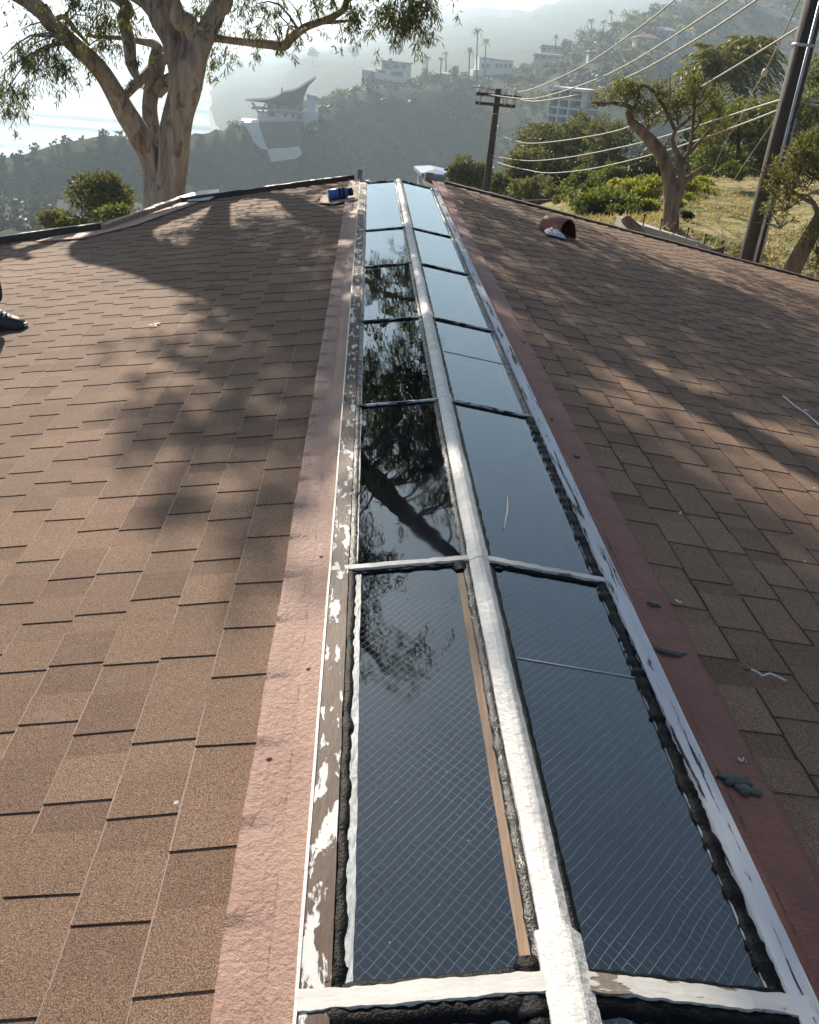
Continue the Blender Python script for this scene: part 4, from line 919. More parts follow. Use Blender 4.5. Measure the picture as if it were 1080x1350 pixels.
# behind the right slope
for u, v, D, w, h, m, lab in ((604, 232, 40, 44, 44, 'olive', 'small round tree between the white canopy and the near utility pole'),
        (634, 236, 40, 30, 36, 'olive', 'small bushy tree right behind the foot of the farther utility pole'),
        (662, 246, 41, 36, 30, 'shrub', 'low bush right of the farther utility pole foot'),
        (690, 222, 46, 60, 70, 'olive', 'leafy tree in the middle distance left of the big shadowed tree'),
        (742, 205, 50, 110, 84, 'olive', 'broad tree with sunlit top left of the gnarled tree'),
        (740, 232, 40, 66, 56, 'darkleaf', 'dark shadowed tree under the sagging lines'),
        (798, 212, 46, 76, 78, 'olive', 'leafy tree directly behind the gnarled tree left limb'),
        (766, 240, 34, 40, 34, 'shrub', 'small dark green bush left of the yellow green shrubs'),
        (700, 250, 36, 56, 34, 'olive', 'pale brush behind the little red wooden fence'),
        (780, 172, 60, 60, 40, 'olive', 'olive tree top under the white apartment block'),
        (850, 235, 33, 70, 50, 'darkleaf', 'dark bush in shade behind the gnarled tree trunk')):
    bush('leafy_tree' if h > 40 else 'shrub', lab, 'tree' if h > 40 else 'shrub', u, v-h*.06, D, w*1.25, h*1.25, m, .17 if D > 38 else .14, int(w*h*1.3), group='trees and bushes beyond the right slope', k=16)
for u, v, D, w, h, lab in ((800, 266, 22, 88, 40, 'spreading yellow green shrub nearest the roof, left of the gnarled tree'),
        (838, 262, 24, 50, 50, 'bright yellow green shrub against the gnarled trunk'),
        (906, 250, 27, 44, 22, 'small bright green shrub right of the gnarled trunk'),
        (770, 262, 26, 40, 34, 'yellow green shrub at the left end of the grassy bank'),
        (872, 258, 27, 40, 30, 'low yellow green shrub behind the gnarled trunk')):
    bush('yellow_shrub', lab, 'shrub', u, v-2, D, w*1.3, h*1.35, 'yellow' if u > 830 else 'shrub', .09, int(w*h*2.2), 'yellow green shrubs', 12, False)
for u, v, D, w, h, m in ((752, 268, 27, 44, 34, 'shrub'), (776, 276, 23, 46, 30, 'yellow'), (790, 252, 26, 56, 36, 'shrub'), (816, 248, 27, 50, 34, 'yellow'), (824, 280, 21, 52, 28, 'shrub'), (846, 246, 28, 46, 36, 'olive'), (858, 274, 22, 40, 26, 'yellow'), (866, 250, 29, 44, 34, 'shrub'), (736, 258, 30, 40, 30, 'olive'), (805, 232, 33, 60, 40, 'shrub')):
    bush('leafy_shrub', 'one of the leafy green shrubs massed together left of the gnarled tree trunk', 'shrub', u, v, D, w, h, m, .085, int(w*h*1.7), 'massed shrubs left of the gnarled trunk', 14, False)
for u, v, D, w, h in ((908, 262, 25, 36, 18), (928, 252, 28, 40, 18), (918, 240, 31, 46, 22), (890, 268, 22, 26, 18)):
    bush('leafy_shrub', 'one of the low green shrubs spreading right of the gnarled tree trunk', 'shrub', u, v, D, w, h, 'yellow', .08, int(w*h*1.7), 'low shrubs right of the gnarled trunk', 10, False)
bush('shrub', 'round dark shrub on top of the grassy bank under the hedge', 'shrub', 965, 225, 30, 40, 28, 'shrub', .10, 1500, k=9, trunk=False)
bush('shrub', 'small dark weed clump on the grassy slope', 'shrub', 905, 285, 19, 20, 14, 'darkleaf', .07, 500, k=6, trunk=False)
bush('shrub', 'tangled brush at the right photo edge on top of the bank', 'shrub', 1062, 208, 29, 60, 30, 'olive', .11, 1600, k=9, trunk=False)
# hedge: clipped dark mass with a sunlit top
def hedge():
    D = 36; b = at(1000, 236, D); b[2] = tz(b[0], b[1])
    t = thing('hedge', 'tall dark clipped hedge with sunlit top across the head of the grassy bank', 'hedge', b)
    cr = MB(); k = D/(FPX*1.2)
    for u, v0, v1 in [(935, 150, 225), (955, 142, 228), (975, 138, 228), (995, 134, 226), (1015, 132, 224), (1035, 130, 222), (1055, 126, 220), (1075, 124, 214), (1095, 122, 210), (1115, 120, 206), (1140, 118, 200)]:
        for f in (.12, .4, .7, .95):
            c = at(u, v0+(v1-v0)*f, D+rnd.uniform(-.5, .9)); lumps(cr, c, (19*k, 1.3, 15*k), 620, .13, 5, .3, .7, lumpr=.7)
    cr.build('foliage', 'shrub', t)
    tr = MB()
    for u in (945, 975, 1005, 1035, 1065, 1095):
        p = at(u, 235, D); q = at(u, 150, D); p[2] = tz(p[0], p[1])-.2; tr.tube([p, q], [.09, .05], 6)
    tr.build('stem', 'barkdark', t, True)
hedge()
bush('dark_tree', 'tall dark tree rising behind the near utility pole', 'tree', 1085, 110, 40, 70, 90, 'shrub', .16, 3800, k=14)
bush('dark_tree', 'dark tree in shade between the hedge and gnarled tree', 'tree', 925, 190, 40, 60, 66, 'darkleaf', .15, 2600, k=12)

def palm(label, u, vtop, vbase, D, fr, nfr=26, group=None, dead=True, w=None, cat='palm tree', mat='palm', zground=None):
    top = at(u, vtop, D); base = np.array(at(u, vbase, D)); g = zground if zground is not None else tz(top[0], top[1])
    b = np.array((top[0]+(base[0]-top[0]), top[1]+(base[1]-top[1]), min(base[2], g)))
    t = thing('palm_tree', label, cat, b, group); tr = MB(); h = top[2]-b[2]; r = w or max(.12, h*.016)
    m1 = b*.5+top*.5+np.array((rnd.uniform(-.02, .02)*h, 0, 0)); tr.tube([b-np.array((0, 0, .4)), m1, top], [r*1.3, r, r*.8], 8); tr.build('trunk', 'barkdark', t, True)
    cr = MB(); dd = MB()
    for i in range(nfr+ (8 if dead else 0)):
        old = i >= nfr
        a = rnd.uniform(0, 6.283); el = rnd.uniform(-.5, 1.25) if not old else rnd.uniform(-1.3, -.8); L_ = fr*rnd.uniform(.8, 1.1)*(1 if not old else .7)
        hd = np.array((math.cos(a), math.sin(a), 0)); P = []
        for s in np.linspace(0, 1, 9):
            P.append(top+hd*L_*s*math.cos(el)*(1-.12*s)+np.array((0, 0, L_*(s*math.sin(el)-.55*s*s))))
        P = np.array(P); side = np.cross(hd, (0, 0, 1)); m_ = 9 if fr < 4 else 12
        for k in range(1, 9):
            for sg in (-1, 1):
                for q in range(2):
                    p = P[k]-(P[k]-P[k-1])*q*.5; D_ = side*sg*.75+hd*.5+np.array((0, 0, -.45+rnd.uniform(-.15, .15))); D_ /= np.linalg.norm(D_)
                    ll = L_*.26*(1-.35*k/9); (dd if old else cr).leaves(p[None], D_[None], np.array([ll]), np.array([L_*.035]), np.array([rnd.random()]))
    cr.build('crown', mat, t)
    if dead: dd.build('dead_fronds', 'deadpalm', t)
    return t
palm('shaggy palm with drooping golden fronds left of its taller twin', 946, 84, 142, 52, 2.5, 84, 'pair of near palms')
palm('taller palm with thick dead skirt above the hedge', 984, 76, 130, 54, 2.8, 84, 'pair of near palms')
# ------------------------------------------------------------------ dry grass on the bank, scrub on the hills
def grass():
    mb = MB(); P = []
    while len(P) < 15000:
        a = rnd.uniform(12, 34); d = rnd.uniform(13, 34)**1.0
        x, y = CAM[0]+d*math.sin(R(a)), d*math.cos(R(a)); n = fbm(x*.5, y*.5, 9)
        if n+rnd.uniform(-.5, .5) > .1: P.append((x, y, terr(a, d)-.02))
    P = np.array(P); D = unit(rng.normal(size=P.shape)*np.array((.7, .7, .2))+np.array((0, 0, .6)))
    mb.leaves(P, D, rng.uniform(.06, .22, len(P)), rng.uniform(.015, .04, len(P)), tint_r(len(P)))
    o = mb.build('dry_grass', 'grasslf', base=(0, 0, 0)); o['kind'] = 'stuff'; o['label'] = 'dry yellow grass covering the bank beyond the roof'; o['category'] = 'grass'
grass()
def chaparral():
    mb = MB(); C_ = []; S_ = []
    tries = 0
    while len(C_) < 9500 and tries < 90000:
        tries += 1; a = rnd.uniform(-27, 36); d = 42*math.exp(rnd.random()*math.log(620/42.))
        if d < 150 and rnd.random() < .5: continue
        z = terr(a, d)
        if z < -79: continue
        x, y = CAM[0]+d*math.sin(R(a)), d*math.cos(R(a))
        if fbm(x*.02, y*.02, 5)+.35*fbm(x*.08, y*.08, 2) < rnd.uniform(-.5, .25): continue
        C_.append((x, y, z)); S_.append(rnd.uniform(.5, 1.25)*(1+d/260.))
    C_ = np.array(C_); S_ = np.array(S_); k = 22
    P = np.repeat(C_, k, 0); s = np.repeat(S_, k); d = unit(rng.normal(size=P.shape)); d[:, 2] = np.abs(d[:, 2])
    P = P+d*s[:, None]*np.array((.9, .9, .7))*rng.uniform(.2, .8, (len(P), 1))
    tt = np.clip(np.repeat(rng.uniform(.1, .75, len(C_)), k)+rng.uniform(-.2, .2, len(P)), 0, 1)
    mb.leaves(P, unit(rng.normal(size=P.shape)), s*rng.uniform(.4, .7, len(P)), s*rng.uniform(.3, .5, len(P)), tt)
    o = mb.build('chaparral', 'chap', base=(0, 0, 0)); o['kind'] = 'stuff'; o['label'] = 'dark scrub covering the hazy hillsides'; o['category'] = 'scrub'
chaparral()
# ------------------------------------------------------------------ utility poles and lines
def pole(label, u0, v0, u1, v1, D, wpx, ubot=None):
    p, q = at(u0, v0, D), at(u1, v1, D); d = q-p; g = tz(p[0], p[1]); s = (g-.5-p[2])/d[2]; b = p+d*s
    t = thing('utility_pole', label, 'utility pole', (b[0], b[1], g)); r = wpx*D/(FPX*1.12)/2
    mb = MB(); mb.tube([b, p, q], [r*1.12, r*1.02, r*.86], 16, wob=.04); mb.build('pole_shaft', 'pole', t, True)
    return t, p, q, r
DA, DB = 36., 14.2
tA, pA, qA, rA = pole('brown utility pole with double crossarm in the middle distance', 641, 250, 657, 117, DA, 10)
tB, pB, qB, rB = pole('thick dark leaning utility pole with metal conduits at right', 989, 340, 1090, -60, DB, 27)
def along(p, q, v, D, u=None):                             # point of a pole seen at row v
    lo, hi = 0., 1.
    best = None
    for s in np.linspace(-.3, 1.2, 400):
        x = p+(q-p)*s; d = x-CAM; vv = 675-FPX*(d@UU)/(d@FW)
        if best is None or abs(vv-v) < best[0]: best = (abs(vv-v), x)
    return best[1]
# crossarms on the far pole
def arms():
    ax = np.array((1., -.25, 0)); ax /= np.linalg.norm(ax)
    for va, du, dn in ((126, 28, 30), (138, 28, 24)):
        c = along(pA, qA, va, DA); k = DA/(FPX*1.12)
        mb = MB(); mb.box(c+ax*(dn-du)*k*.5+np.array((0, -.15, 0)), ((du+dn)*k/.97, .09, .11), (ax, np.cross((0, 0, 1), ax), (0, 0, 1))); arm = mb.build('crossarm', 'pole', tA)
        for o_ in (-.9, -.55, .35, .8) if va < 130 else (-.85, .45, .85):
            p = c+ax*o_*.77+np.array((0, -.15, .05)); ins = MB(); ins.tube([p, p+np.array((0, 0, .05)), p+np.array((0, 0, .12)), p+np.array((0, 0, .2)), p+np.array((0, 0, .24))], [.02, .05, .035, .05, .02], 8); ins.build('insulator', 'porcelain', arm, True)
    c = along(pA, qA, 119, DA); mb = MB(); k = DA/(FPX*1.12)
    mb.tube([c, at(624, 114, DA)], .03, 6); mb.build('guy_bracket', 'galv', tA, True)
    mb = MB(); pts = [at(u, v, DA-.2) for u, v in ((633, 130), (632, 140), (636, 146), (648, 150), (660, 150), (674, 145), (677, 133), (680, 126))]; mb.tube(pts, .012, 5); mb.build('jumper_wire', 'wire', tA, True)
    for pts in (((641, 126), (634, 128), (632, 138)), ((664, 124), (664, 138), (667, 138)), ((677, 124), (676, 138), (673, 140))):
        mb = MB(); mb.tube([at(u, v, DA-.25) for u, v in pts], .02, 6); mb.build('jumper_wire', 'galv', tA, True)
    # conduits on the near pole
    d = (qB-pB)/np.linalg.norm(qB-pB); view = CAM-pB; view = view-d*(view@d); view /= np.linalg.norm(view); sd = np.cross(d, view)
    a0 = pB-d*1.2; a1 = qB
    for s, r, z1 in ((.45, .022, 1.), (.95, .02, .62)):
        mb = MB(); off = view*rB*math.sqrt(max(.1, 1-s*s))*1.04+sd*s*rB*1.04
        mb.tube([a0+off, a0+(a1-a0)*.4+off*.97, a0+(a1-a0)*z1+off*.9], r, 8); mb.build('conduit', 'galv', tB, True)
    for v in (60,):
        c = along(pB, qB, v, DB); mb = MB(); mb.tube([c-d*.02, c+d*.02], rB*1.05, 16); mb.build('strap', 'galv', tB, True)
    c = along(pB, qB, 34, DB); mb = MB(); mb.tube([c, c+sd*.3+np.array((0, 0, .02)), c+sd*.6], [.03, .025, .02], 8); mb.build('bracket', 'galv', tB, True)
arms()
def line(label, pts, r=.014, name='power_line', group='overhead lines', mat='wire'):
    """pts (u, v, D): a sagging cable through measured points"""
    P = [at(*p) for p in pts]; Q = []
    for i in range(len(P)-1):
        p0, p1, p2, p3 = P[max(i-1, 0)], P[i], P[i+1], P[min(i+2, len(P)-1)]
        for s in np.linspace(0, 1, 9)[:-1]: Q.append(.5*((2*p1)+(-p0+p2)*s+(2*p0-5*p1+4*p2-p3)*s*s+(-p0+3*p1-3*p2+p3)*s**3))
    Q.append(P[-1]); mb = MB(); dist = [np.linalg.norm(q-CAM) for q in Q]
    mb.tube(Q, r, 6); o = mb.build(name, mat, smooth=True); o['label'] = label; o['category'] = 'cable'; o['group'] = group
line('topmost of three lines rising from the far crossarm to the upper right', [(677, 124, 36), (700, 118, 34.5), (724, 109, 33), (778, 82, 30), (840, 39, 26), (887, 2, 23), (935, -40, 21)], .02)
line('middle of three lines rising from the far crossarm to the upper right', [(641, 124, 36), (676, 129, 34.5), (711, 129, 33), (778, 108, 30), (840, 78, 27), (958, 2, 22), (1010, -35, 20)], .02)
line('lowest of three lines rising from the far crossarm to the upper right', [(664, 126, 36), (690, 132, 34.5), (715, 133, 33), (778, 121, 30), (840, 96, 27), (918, 52, 23), (995, 2, 20), (1040, -30, 19)], .02)
cT = lambda v: along(pB, qB, v, DB)
line('highest of the three low cables, crossing in front of the palms to the near pole', [(652, 176, 36), (675, 184, 34), (700, 189, 32), (764, 182, 27), (835, 165, 23), (942, 104, 17.5), (1062, 31, 14.2)], .014)
line('middle of the three low cables sagging between the two poles', [(648, 205, 36), (670, 209, 34), (702, 212, 31.5), (752, 207, 27), (819, 194, 23), (875, 180, 20), (982, 146, 16), (1038, 129, 14.2)], .013)
line('lowest of the three low cables sagging between the two poles', [(647, 210, 36), (668, 218, 34), (695, 224, 32), (724, 228, 29), (777, 223, 25.5), (863, 203, 20.5), (958, 171, 16.5), (1034, 142, 14.2)], .013)
line('guy wire slanting down from the top of the near pole', [(1065, -25, 14), (1054, 0, 14.8), (1033, 45, 17), (1008, 95, 21), (990, 126, 25), (975, 160, 33)], .012, 'guy_wire', 'guy wires')
line('guy wire anchored in the grassy bank left of the near pole', [(1030, 147, 14.2), (1005, 182, 16), (981, 217, 19), (966, 240, 24)], .010, 'guy_wire', 'guy wires')
line('thin service wire behind the gnarled tree slanting to the bank', [(985, 140, 20), (955, 190, 23), (938, 232, 28)], .008, 'guy_wire', 'guy wires')
line('short looping cable right of the near pole', [(1066, 122, 14.2), (1068, 130, 14.1), (1074, 133, 14), (1084, 131, 13.8), (1110, 118, 13.4)], .016)
line('short straight cable right of the near pole', [(1060, 136, 14.2), (1080, 139, 13.8), (1110, 140, 13)], .016)
# guy strain insulator
mb = MB(); a, c = at(1010, 92, 20.6), at(1006, 100, 21.2); mb.tube([a, a*.7+c*.3, a*.3+c*.7, c], [.03, .06, .06, .03], 8); o = mb.build('strain_insulator', 'porcelain', smooth=True); o['label'] = 'pale strain insulator partway down the long guy wire'; o['category'] = 'insulator'
# ------------------------------------------------------------------ bank wall, little fence, white canopy
def bank_wall():
    pts = [(825, 287), (870, 300), (905, 311), (950, 328)]
    b = at(885, 305, 15.8); t = thing('low_wall', 'sunlit cream low wall along the foot of the grassy bank', 'wall', b)
    mb = MB(); P = [at(u, v+5, 15.8+.3*i) for i, (u, v) in enumerate(pts)]
    for p, q in zip(P[:-1], P[1:]):
        d = q-p; ln = np.linalg.norm(d); d /= ln; sd = np.cross(d, (0, 0, 1)); sd /= np.linalg.norm(sd)
        mb.box((p+q)/2-np.array((0, 0, .8))+sd*(-.3 if (sd@(p-CAM)) < 0 else .3), (.75, ln, 1.6), (sd, d, np.cross(sd, d)))
    mb.build('wall_body', 'conc', t)
    for i in range(7):
        s = i/6*2.999; k = int(s); p = P[k]+(P[k+1]-P[k])*(s-k); mb = MB(); mb.tube([p, p+np.array((0, 0, .16)), p+np.array((0, 0, .18)), p+np.array((0, 0, .21))], [.012, .012, .03, .012], 8); mb.build('stake', 'redwood', t, True)
    mb = MB(); p, q = at(935, 332, 15.5), at(955, 326, 15.5); d = q-p; ln = np.linalg.norm(d); d /= ln; sd = np.cross(d, (0, 0, 1))
    mb.extrude([at(928, 331, 15.5), at(954, 336, 15.5), at(956, 322, 15.5), at(948, 327, 15.5), at(938, 328, 15.5)], sd*.12)
    o = mb.build('wood_end_post', 'redwood'); o['label'] = 'dark red wooden end piece at the right end of the low wall'; o['category'] = 'post'
bank_wall()
def little_fence():
    D = 30; t = thing('fence', 'small red brown wooden fence seen over the right roof edge', 'fence', at(705, 285, D)-np.array((0, 0, 1)))
    mb = MB()
    for i in range(17):
        u = 690+i*2.4; p = at(u, 264.5+.9*math.sin(i*.4)-i*.06, D); mb.box(p-np.array((0, 0, .75)), (.052, .02, 1.5))
    mb.build('paling', 'redwood', t)
    mb = MB(); a, c = at(688, 265, D-.03), at(731, 263.5, D-.03); d = c-a; ln = np.linalg.norm(d); d /= ln
    mb.box((a+c)/2+np.array((0, -.03, 0)), (ln, .06, .05), (d, np.cross((0, 0, 1), d), (0, 0, 1))); mb.build('rail', 'redwood', t)
little_fence()
# ------------------------------------------------------------------ buildings across the canyon
class Bld:
    """a building set out on a vertical plane D metres off that faces the camera, then turned by yaw"""
    def __init__(s, name, label, cat, u, v, D, yaw=0., group=None):
        if D > 200 and abs(u-368) > 5:
            q, d_ = gp(u, v, 150, 900, D)
            if .7*D < d_ < 1.45*D: D = d_
        s.o = at(u, v, D); s.D = D; d = s.o-CAM; d[2] = 0; d /= np.linalg.norm(d); a = R(yaw)
        s.bk0 = d; s.rt0 = np.array((d[1], -d[0], 0)); s.bk = d*math.cos(a)+s.rt0*math.sin(a); s.rt = np.array((s.bk[1], -s.bk[0], 0)); s.up = np.array((0, 0, 1.))
        s.t = thing(name, label, cat, s.o, group); s.u = u; s.v = v
        s.kx = D/(FPX*1.12); s.kz = D/(FPX*1.24)
    def P(s, u, v, back=0.):
        return s.o+s.rt*(u-s.u)*s.kx+s.up*(-(v-s.v)+(u-s.u)*.09)*s.kz+s.bk*back
    def block(s, u0, u1, v0, v1, b0, b1, mat, name='wall', sink=0., parent=None):
        """box from pixel columns u0..u1, rows v0 (top)..v1, from b0 to b1 metres back"""
        w = (u1-u0)*s.kx; h = (v1-v0)*s.kz; c = s.P((u0+u1)/2, (v0+v1)/2, (b0+b1)/2); c[2] -= sink/2
        mb = MB(); mb.box(c, (w, b1-b0, h+sink), (s.rt, s.bk, s.up)); return mb.build(name, mat, parent or s.t)
    def roof(s, u0, u1, v0, v1, b0, b1, mat, over=.6, name='roof'):
        """hipped roof, eaves at row v1 and ridge at row v0"""
        A = s.P(u0, v1, b0)-s.rt*over-s.bk*over; w = (u1-u0)*s.kx+2*over; d = b1-b0+2*over; h = (v1-v0)*s.kz
        q = [A, A+s.rt*w, A+s.rt*w+s.bk*d, A+s.bk*d]; z0 = np.mean([p[2] for p in q])
        for p in q: p[2] = z0
        e = min(w, d)*.42; lo = [p-s.up*.25 for p in q]
        if w > d: rg = [A+s.rt*e+s.bk*d/2+s.up*h, A+s.rt*(w-e)+s.bk*d/2+s.up*h]; fs = [(0, 1, 5, 4), (1, 2, 5), (2, 3, 4, 5), (3, 0, 4)]
        else: rg = [A+s.rt*w/2+s.bk*e+s.up*h, A+s.rt*w/2+s.bk*(d-e)+s.up*h]; fs = [(0, 1, 4), (1, 2, 5, 4), (2, 3, 5), (3, 0, 4, 5)]
        mb = MB(); mb.add(q+rg+lo, fs+[(1, 0, 6, 7), (2, 1, 7, 8), (3, 2, 8, 9), (0, 3, 9, 6), (6, 9, 8, 7)]); return mb.build(name, mat, s.t)
    def win(s, u0, u1, v0, v1, b=0., name='window', mat='window', frame='greyw'):
        f = s.block(u0, u1, v0, v1, b-.12, b-.02, frame, name); s.block(u0+(u1-u0)*.1, u1-(u1-u0)*.1, v0+(v1-v0)*.1, v1-(v1-v0)*.1, b-.16, b-.1, mat, 'pane', parent=f); return f
def buildings():
    # house with the sweeping roof on the bluff
    D = 352; b = Bld('house', 'house with a sweeping ship like grey roof on the sunlit bluff', 'house', 368, 158, D)
    sw = [(323, 132), (337, 131.3), (350, 131), (360, 129), (367, 126), (372, 122), (379, 120.5), (387, 119), (394, 116), (400, 112), (406, 108), (411, 105), (416.5, 102)]
    un = [(411, 108), (407, 112), (404, 118), (402, 124), (400, 131), (398, 138), (388, 138.5), (378, 138.5), (368, 138), (358, 136.5), (348, 134.5), (336, 133)]
    mb = MB(); k = b.bk
    def loop(f0, dep): return [b.P(u, v, dep) for u, v in sw+un]
    n = len(sw)
    top = [b.P(u, v, 0) for u, v in sw]; topb = [b.P(u+1., v+1.0, 13) for u, v in sw]
    mb.extrude(loop(0, 0), k*13); mb.build('swept_roof', 'darkslate', b.t)
    b.block(352, 398, 137, 146, 1.5, 11, 'greyw'); b.block(340, 400, 150, 160, -1, 12, 'white', sink=4); b.block(352, 400, 145.5, 151, 0, 12, 'white')
    b.block(405, 417, 126, 160, 2, 9, 'white', 'side_tower'); b.block(398, 420, 146, 160, 0, 9, 'white', sink=3)
    b.block(332, 402, 144.2, 145.6, -2.5, 11, 'conc', 'balcony_slab'); b.block(318, 352, 159, 161, -4, 10, 'white', 'terrace', sink=2)
    b.block(370.6, 372.2, 115, 126, 3, 3.6, 'slate', 'chimney')
    for u0, u1, v0, v1 in ((353, 361, 138, 144), (363, 369, 138.5, 144), (378, 390, 138.5, 144), (393, 398, 138, 150), (354, 363, 147, 153), (374, 379, 149, 154), (384, 389, 149, 156), (392, 399, 151, 158)): b.win(u0, u1, v0, v1, -1.05 if v1 > 150 else 1.45 if v1 < 146 else -.05)
    mb = MB()
    for u, v in ((345, 160), (340, 150), (334, 136)): pass
    mb.tube([b.P(342, 160, 1), b.P(341, 150, 1), b.P(338, 142, 1), b.P(332, 134, 1)], .35, 8); mb.tube([b.P(347, 158, 2), b.P(347, 142, 2), b.P(351, 136, 2)], .35, 8); mb.build('curved_post', 'greyw', b.t, True)
    for i in range(8): b.block(318+i*4, 318.5+i*4, 154, 159, -3.8, -3.6, 'white', 'rail_post')
    b.block(312, 346, 153.6, 154.2, -3.9, -3.5, 'white', 'hand_rail')
    # its retaining works below
    w = Bld('retaining_wall', 'stepped retaining wall with pale edges below the swept roof house', 'retaining wall', 368, 180, D-8)
    mb = MB(); mb.extrude([w.P(u, v, (v-160)*-.06) for u, v in ((341, 161), (402, 161), (401, 178), (397, 196), (353, 197), (347, 180))], w.bk*18); mb.build('wall_face', 'mauve', w.t)
    mb = MB(); mb.extrude([w.P(u, v, -1.5+(v-160)*-.06) for u, v in ((321, 160), (341, 160), (346, 178), (353, 197), (344, 195), (335, 186), (329, 174))], w.bk*14); mb.build('wall_edge', 'white', w.t)
    mb = MB(); mb.extrude([w.P(u, v, -2.5+(v-160)*-.06) for u, v in ((352, 196), (376, 195), (395, 193), (399, 203), (391, 209), (358, 213))], w.bk*14); mb.build('wall_foot', 'white', w.t)
    # modern house on the promontory
    b = Bld('house', 'low modern white and grey house on the promontory top', 'house', 508, 108, 425, 12)
    b.block(494, 536, 92, 104, 0, 10, 'white', sink=5); b.block(500, 514, 81, 92.5, 2, 9, 'greyw'); b.block(498, 517, 79.6, 81.2, 1, 10, 'slate', 'roof'); b.block(514, 536, 83, 92.5, 3, 10, 'white'); b.block(513, 538, 81.6, 83.2, 2, 11, 'slate', 'roof')
    b.block(476, 487, 92, 108, 0, 7, 'cream', sink=3); b.block(508, 512, 77, 80, 4, 6, 'slate', 'chimney'); b.block(486, 520, 96, 112, 1, 6, 'mauve', 'lower_wall')
    for u0, u1, v0, v1, q in ((502, 512, 84, 90, 2), (516, 524, 85, 91, 3), (526, 534, 85, 91, 3), (498, 508, 93.5, 96, 0), (514, 532, 94, 100, 0)): b.win(u0, u1, v0, v1, q)
    # white spanish house with the palms
    b = Bld('house', 'bright white arched house beside the tall palm on the ridge', 'house', 652, 98, 440, -14)
    b.block(630, 676, 80, 96, 0, 10, 'white', sink=5); b.block(630, 650, 76, 80.5, 1, 9, 'white'); b.block(622, 634, 92, 101, -2, 7, 'white', sink=2)
    b.block(634, 676, 78.6, 80.2, .3, 9, 'tile', 'roof')
    for u in (633, 640, 652, 658, 664, 670): b.win(u, u+4, 84, 90, 0)
    b.win(634, 640, 77, 82, .95); b.win(643, 649, 77.4, 82, .95)
    # apartment block
    b = Bld('apartment_block', 'white four storey apartment block with open balconies', 'apartment block', 742, 162, 235, 24)
    b.block(719, 764, 118, 166, 2.2, 11, 'greyw', sink=4); b.block(719, 766, 115, 118.5, -.5, 11, 'white', 'roof'); b.block(722, 725, 111, 116, 1, 2, 'white', 'chimney')
    for v in (130, 142, 153, 164): b.block(717.5, 766, v-1, v+1.2, -.3, 11.4, 'white', 'balcony_slab', sink=.0)
    for u in (717.6, 731, 746, 764): b.block(u, u+2.2, 118, 165, -.1, 2.3, 'white', 'pier', sink=3)
    for v in (119.5, 132, 144, 155):
        for u in (721, 735, 750):
            b.win(u, u+9, v, v+8, 2.18)
    for v in (126, 138, 149.5, 160.5): b.block(719, 764, v+1.2, v+1.6, -.25, -.15, 'galv', 'rail')
    # houses on the far hillside
    specs = [('grey roofed house', 'two storey white house with grey hip roof high among the trees', 870, 52, 505, 8, [(857, 889, 40, 52, 'white'), (857, 872, 37, 41, 'white')], (856, 890, 35, 40, 'slate')),
             ('house', 'low cream house with brown roof under the two storey white house', 852, 63, 490, -10, [(838, 866, 50, 61, 'cream')], (836, 868, 44, 50, 'tile')),
             ('house', 'long white modern house near the top of the hill', 888, 18, 560, 4, [(873, 901, 9, 17, 'white'), (880, 900, 6.5, 9.2, 'white')], (872, 902, 4.8, 7, 'slate')),
             ('house', 'white house half hidden by trees left of the cream house', 822, 62, 480, 12, [(810, 834, 52, 62, 'white')], (809, 835, 48, 52.2, 'tile')),
             ('house', 'blue grey house with wide windows below the white hillside house', 788, 80, 460, -8, [(776, 802, 68, 80, 'greyw')], (775, 803, 65, 68.4, 'slate')),
             ('house', 'pale small house with blue wall in the shade of the hill', 828, 76, 455, 6, [(818, 838, 66, 78, 'white')], (817, 839, 63, 66.5, 'slate')),
             ('house', 'long low house with terracotta roof right of the white arched house', 722, 78, 470, 4, [(704, 745, 72, 80, 'cream')], (702, 747, 68, 72.4, 'tile')),
             ('house', 'grey block house with flat roof on the ridge behind the trees', 730, 62, 520, -6, [(714, 745, 60, 70, 'greyw')], (713, 746, 58.6, 60.4, 'slate')),
             ('house', 'low pale building with green wall right of the hillside houses', 940, 52, 470, 0, [(926, 952, 50, 58, 'white')], (925, 970, 47, 50.3, 'conc')),
             ('house', 'tiny white house lower on the dark hillside', 908, 96, 300, 20, [(904, 914, 91, 96, 'white')], (903, 915, 88.8, 91.3, 'slate')),
             ('house', 'small cream house with red roof at the top of the tree line', 815, 38, 540, -12, [(806, 824, 30, 38, 'cream')], (805, 825, 26.5, 30.3, 'tile')),
             ('house', 'low pale house on the saddle left of the white arched house', 592, 104, 440, 6, [(572, 606, 97, 103, 'cream')], (570, 608, 94, 97.3, 'conc'))]
    for nm, lab, u, v, D, yaw, blocks, rf in specs:
        b = Bld('house', lab, 'house', u, v, D, yaw)
        for u0, u1, v0, v1, m in blocks: b.block(u0, u1, v0, v1, 0, 9, m, sink=4)
        u0, u1, v0, v1, m = rf; b.roof(u0, u1, v0, v1, 0, 9, m, .5)
        u0, u1, v0, v1, m = blocks[0]; k = max(2, int((u1-u0)/7)); w = (u1-u0)/k
        for i in range(k): b.win(u0+w*(i+.22), u0+w*(i+.78), v0+(v1-v0)*.25, v0+(v1-v0)*.68, 0)
    # white canopy roof beyond the roof ridge
    b = Bld('canopy_shed', 'small pale blue canopy roof behind the far end of the skylight', 'canopy', 574, 234, 75, -10)
    b.roof(557, 594, 222, 227, 0, 4, 'bluecanopy', .2); b.block(559, 592, 228, 236, .2, 3.8, 'greyw', sink=2)
    for u in (560, 568, 576, 584): b.win(u, u+5, 229, 235, .2)
